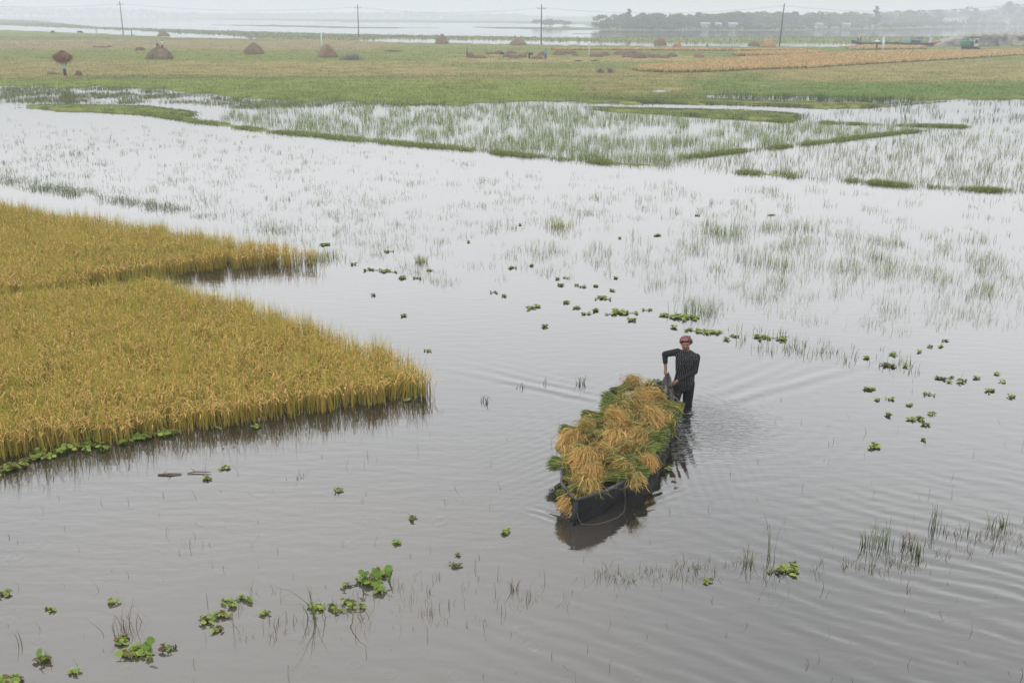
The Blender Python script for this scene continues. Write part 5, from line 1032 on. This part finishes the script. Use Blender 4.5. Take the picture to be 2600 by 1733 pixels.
hullboat(2346, 114.5, 4.6, 2, .5, (.2, .3), DW, 'moored boat with a pale teal cabin next to the sand bank', extra=[('cabin', [((-2.0, -.7, .55), (-.6, .7, 1.75))], TL), ('roof', [((-2.2, -.8, 1.78), (1.2, .8, 1.88))], DW), ('wheelhouse', [((.9, -.5, .55), (1.7, .5, 2.0))], WP)])
hullboat(2373, 113.5, 4.4, 1.9, .6, (.5, .3), mat('faded_red', (.36, .16, .16), .7), 'boat under a faded pink canvas at the foot of the sand bank', extra=[('canvas', [((-1.6, -.7, .62), (1.3, .7, 1.05))], PK)])
# ---------------------------------------------------------------- the hazy wood on the far shore
M_crown = mat('crown', attr=True, rough=.8, trans=.1); M_trunk = mat('tree_trunk', (.08, .065, .05), .9)
TV = []
for v_ in range(6):
    r_ = np.random.default_rng(300 + v_); n = 620; lob = r_.normal(0, 1, (9, 3)) * (2.4, 2.4, 1.3); lob[:, 2] = np.linspace(2.2, 7.4, 9) + r_.normal(0, .5, 9); lr = r_.uniform(1.2, 2.4, 9)
    if v_ == 4: lob = np.stack([r_.normal(0, .5, 9), r_.normal(0, .5, 9), np.linspace(3, 11, 9)], -1); lr = np.linspace(1.7, .6, 9)
    if v_ == 5: lob[:, 2] = 2.4 + r_.normal(0, .6, 9); lob[:, :2] *= 1.2
    li = r_.integers(0, 9, n); d = r_.normal(0, 1, (n, 3)); d /= np.linalg.norm(d, axis=1)[:, None]; c = lob[li] + d * lr[li][:, None] * r_.uniform(.55, 1.05, (n, 1)) * (1, 1, .75)
    a1 = r_.normal(0, 1, (n, 3)); a1 /= np.linalg.norm(a1, axis=1)[:, None]; a2 = np.cross(a1, d); a2 /= np.linalg.norm(a2, axis=1)[:, None] + 1e-6
    s_ = r_.uniform(.28, .55, (n, 1)); V = np.stack([c - a1 * s_, c + a2 * s_, c + a1 * s_, c - a2 * s_], 1).reshape(-1, 3); Q_ = np.arange(n * 4).reshape(n, 4)
    K = np.repeat(np.array([.035, .055, .022]) + r_.random((n, 1)) * np.array([.04, .05, .02]), 4, 0); me = rmesh((V, Q_, K), 'crown'); me.materials.clear(); me.materials.append(M_crown)
    mb = MB(); mb.tube([(0, 0, -.2), (.1, 0, 2.5), (0, .1, 5.0)], [.30, .22, .12], 7); mb.tube([(.05, 0, 2.6), (1.2, .4, 4.6), (1.8, .6, 5.8)], [.14, .09, .05], 5); mb.tube([(.05, 0, 3.0), (-1.1, -.3, 4.8), (-1.7, -.4, 5.9)], [.13, .08, .05], 5)
    o = mb.build('trunk', M_trunk, None, True, None, False); mt_ = o.data; bpy.data.objects.remove(o); TV.append((me, mt_))
def tree(px_, py_, toppx, var, label, group, wid=1.0, D=None):
    g = G(px_, py_, .1) if D is None else D; s_ = pxm(g); h = (py_ - toppx) / s_; hb = {4: 11.8, 5: 5.0}.get(var, 9.9)
    e_ = empty('tree', tuple(float(v_) for v_ in g), random.uniform(0, 6.28)); k_ = h / hb; e_.scale = (k_ * wid, k_ * wid, k_)
    for me, nm in zip(TV[var], ('crown', 'trunk')):
        o = bpy.data.objects.new(nm, me); C.objects.link(o); o.parent = e_
    tag(e_, label, 'tree', group)
R_ = random.Random(4)
LBT = 'hazy blue-grey broadleaf tree of the far wood behind the water'; GT = 'trees of the far wood at the right'
def topline(x): return float(np.interp(x, [1540, 1560, 1640, 1700, 1800, 1900, 2000, 2100, 2200, 2300, 2400, 2480, 2530, 2600, 2750], [37, 33, 31, 33, 28, 27, 26, 27, 30, 24, 21, 22, 15, 8, 4]))
x = 1548
while x < 2760:
    by = float(np.interp(x, [1540, 1900, 2150, 2300, 2450, 2600, 2800], [75, 76, 73, 69, 66, 66, 66])) - R_.uniform(2, 7); tree(x, by, topline(x) + R_.uniform(-2, 5), R_.randrange(4), LBT, GT, R_.uniform(1.2, 1.7)); tree(x + 6, by + 1, by + 1 - (by - topline(x)) * R_.uniform(.5, .8), R_.randrange(4), LBT, GT, R_.uniform(1.3, 1.9)); x += R_.uniform(8, 14)
x = 1545
while x < 2740:
    by = float(np.interp(x, [1540, 1900, 2150, 2300, 2450, 2600, 2800], [76, 77.5, 75, 71, 68, 67, 67])) - .5
    tree(x, by, by - R_.uniform(8, 17), R_.choice((5, 5, 1, 2)), 'low bushy tree at the foot of the far wood along the waterline', 'low trees at the foot of the far wood', R_.uniform(1.2, 1.9))
    x += R_.uniform(16, 30)
tree(1594, 74, 24, 4, 'narrow treetop rising above the left end of the far wood', None, 1.3); tree(2222, 72, 17, 4, 'tall narrow treetop in the middle of the far wood', None, 1.3); tree(2478, 66, 14, 1, 'tree standing above the white building at the right', None, .9); tree(2580, 66, -1, 2, 'tallest tree of the far wood at the right frame edge', None, 1.1)
tree(1397, 66, 47, 5, 'broad isolated hazy tree left of the far wood', None, 1.7); tree(1435, 65, 52, 5, 'smaller isolated hazy tree between the broad one and the far wood', None, 1.4); tree(1528, 74, 52, 5, 'small hazy tree at the left edge of the far wood', None, 1.2)
for i_, (a, b_) in enumerate(((1240, 14), (1275, 16), (1300, 13), (1330, 10))): tree(a, 57, 57 - b_, 5, ORD[i_] + (' from the left' if i_ else '') + ' of the four faint trees on the horizon at centre', 'faint horizon trees', 2.2, D=G(a, 57) * np.array([2.2, 2.2, 1.0]))
# far faint wood on the horizon, one mass
r_ = np.random.default_rng(77); n = 9000; x = r_.uniform(-900, 1560, n); D_ = r_.uniform(2300, 3000, n)
hgt = 5 + 20 * np.clip(fbm(x / 130, x * 0, 4) - .35, 0, 1) + 13 * np.exp(-((x - 120) / 260) ** 2); zc = r_.uniform(0, 1, n) ** .7 * hgt
X_ = (x - 1300) / FPX * D_ * 1.05; c = np.stack([X_, D_, zc], -1); d = r_.normal(0, 1, (n, 3)); d /= np.linalg.norm(d, axis=1)[:, None]; a2 = np.cross(d, r_.normal(0, 1, (n, 3))); a2 /= np.linalg.norm(a2, axis=1)[:, None]
s_ = r_.uniform(2, 5, (n, 1)); V = np.stack([c - d * s_, c + a2 * s_, c + d * s_, c - a2 * s_], 1).reshape(-1, 3); V[:, 2] = np.clip(V[:, 2], .05, 29)
tag(mk('distant_wood', V, [np.arange(n * 4).reshape(n, 4)], M_crown, np.ones((n * 4, 3)) * np.array([.05, .07, .035])), 'very faint wooded skyline in the haze along the whole horizon', 'trees', kind='stuff')
# buildings
WL = mat('pale_render', (.30, .31, .32), .8, noise=.1, nscale=.5); RF = mat('roof_slab', (.42, .44, .46), .7); SH = mat('window_dark', (.22, .24, .27), .3)
g = G(2425, 65.5, .1); s_ = pxm(g); W_ = 114 / s_; H_ = 18 / s_
bl = empty('school_building', tuple(float(v_) for v_ in g), -.22); tag(bl, 'long low white two-storey building before the far wood', 'building')
part('wall', [((-W_ / 2, 0, 0), (W_ / 2, 9, H_))], SW, bl, 0); part('roof', [((-W_ / 2 - .5, -.6, H_ + .003), (W_ / 2 + .5, 9.6, H_ + .4))], RF, bl, 0); part('roof_block', [((W_ * .05, 2, H_ + .41), (W_ * .3, 7, H_ + 1.6))], WL, bl, 0)
for f_ in (0, 1):
    for i_ in range(13):
        x0 = -W_ / 2 + (i_ + .3) * W_ / 13; part('window', [((x0, -.06, H_ * (.12 + .48 * f_)), (x0 + W_ / 13 * .55, -.004, H_ * (.37 + .48 * f_)))], SH, bl, 0)
part('balcony_slab', [((-W_ / 2 + .2, -1.1, H_ * .48), (W_ / 2 - .2, -.01, H_ * .52))], RF, bl, 0)
for i_, (a, b_, w_, lb) in enumerate(((1790, 62, 22, 'pale gabled house leftmost in the far wood'), (1826, 60, 12, 'tiny pale house high in the far wood'), (1861, 61, 22, 'pale greenish house right of the tiny one in the far wood'), (2081, 63, 16, 'pale tall-gabled house in the middle of the far wood'), (2150, 62, 18, 'low pale house right of the tall-gabled one in the far wood'), (2070, 73, 12, 'white hut on the far waterline left of the bright row'), (2095, 73, 10, 'white hut on the far waterline in the middle of the bright row'), (2125, 72.5, 16, 'white hut on the far waterline at the right of the bright row'))):
    g = G(a, 75.5, .1); s_ = pxm(g); W_ = w_ / s_; zb = 0.0; H_ = (2.6 if i_ < 5 else 1.1)
    e_ = empty('house', tuple(float(v_) for v_ in g), R_.uniform(-.3, .3)); tag(e_, lb, 'house'); part('wall', [((-W_ / 2, 0, 0), (W_ / 2, 4, H_))], WL, e_, 0)
    mb = MB(); mb.add([(-W_ / 2 - .3, -.4, H_ + .01), (W_ / 2 + .3, -.4, H_ + .01), (W_ / 2 + .3, 4.4, H_ + .01), (-W_ / 2 - .3, 4.4, H_ + .01), (-W_ / 2 - .3, 2, H_ * 1.5), (W_ / 2 + .3, 2, H_ * 1.5)], [(0, 1, 5, 4), (2, 3, 4, 5), (3, 2, 1, 0)], [(0, 4, 3), (1, 2, 5)]); mb.build('roof', mat('tin_roof', (.34, .37, .40), .5), e_, False, None, False)
    part('window', [((-W_ * .25, -.05, H_ * .4), (-W_ * .05, -.004, H_ * .75))], SH, e_, 0); part('door', [((W_ * .1, -.05, 0), (W_ * .25, -.004, H_ * .7))], SH, e_, 0)
#@@OBJEND
# ---------------------------------------------------------------- haze
hb = MB(); hb.box((-13000, -120, -1.6), (13000, 12600, 30)); hz_o = hb.build('haze', None, usecol=False)
hm_ = bpy.data.materials.new('haze'); hm_.use_nodes = True; t = hm_.node_tree; t.nodes.remove(t.nodes['Principled BSDF'])
pv = t.nodes.new('ShaderNodeVolumePrincipled'); pv.inputs['Color'].default_value = (.885, .94, 1.0, 1); pv.inputs['Density'].default_value = HAZE = .00092
t.links.new(pv.outputs[0], t.nodes['Material Output'].inputs['Volume']); hz_o.data.materials.append(hm_); tag(hz_o, kind='stuff')
scn.cycles.volume_bounces = 2
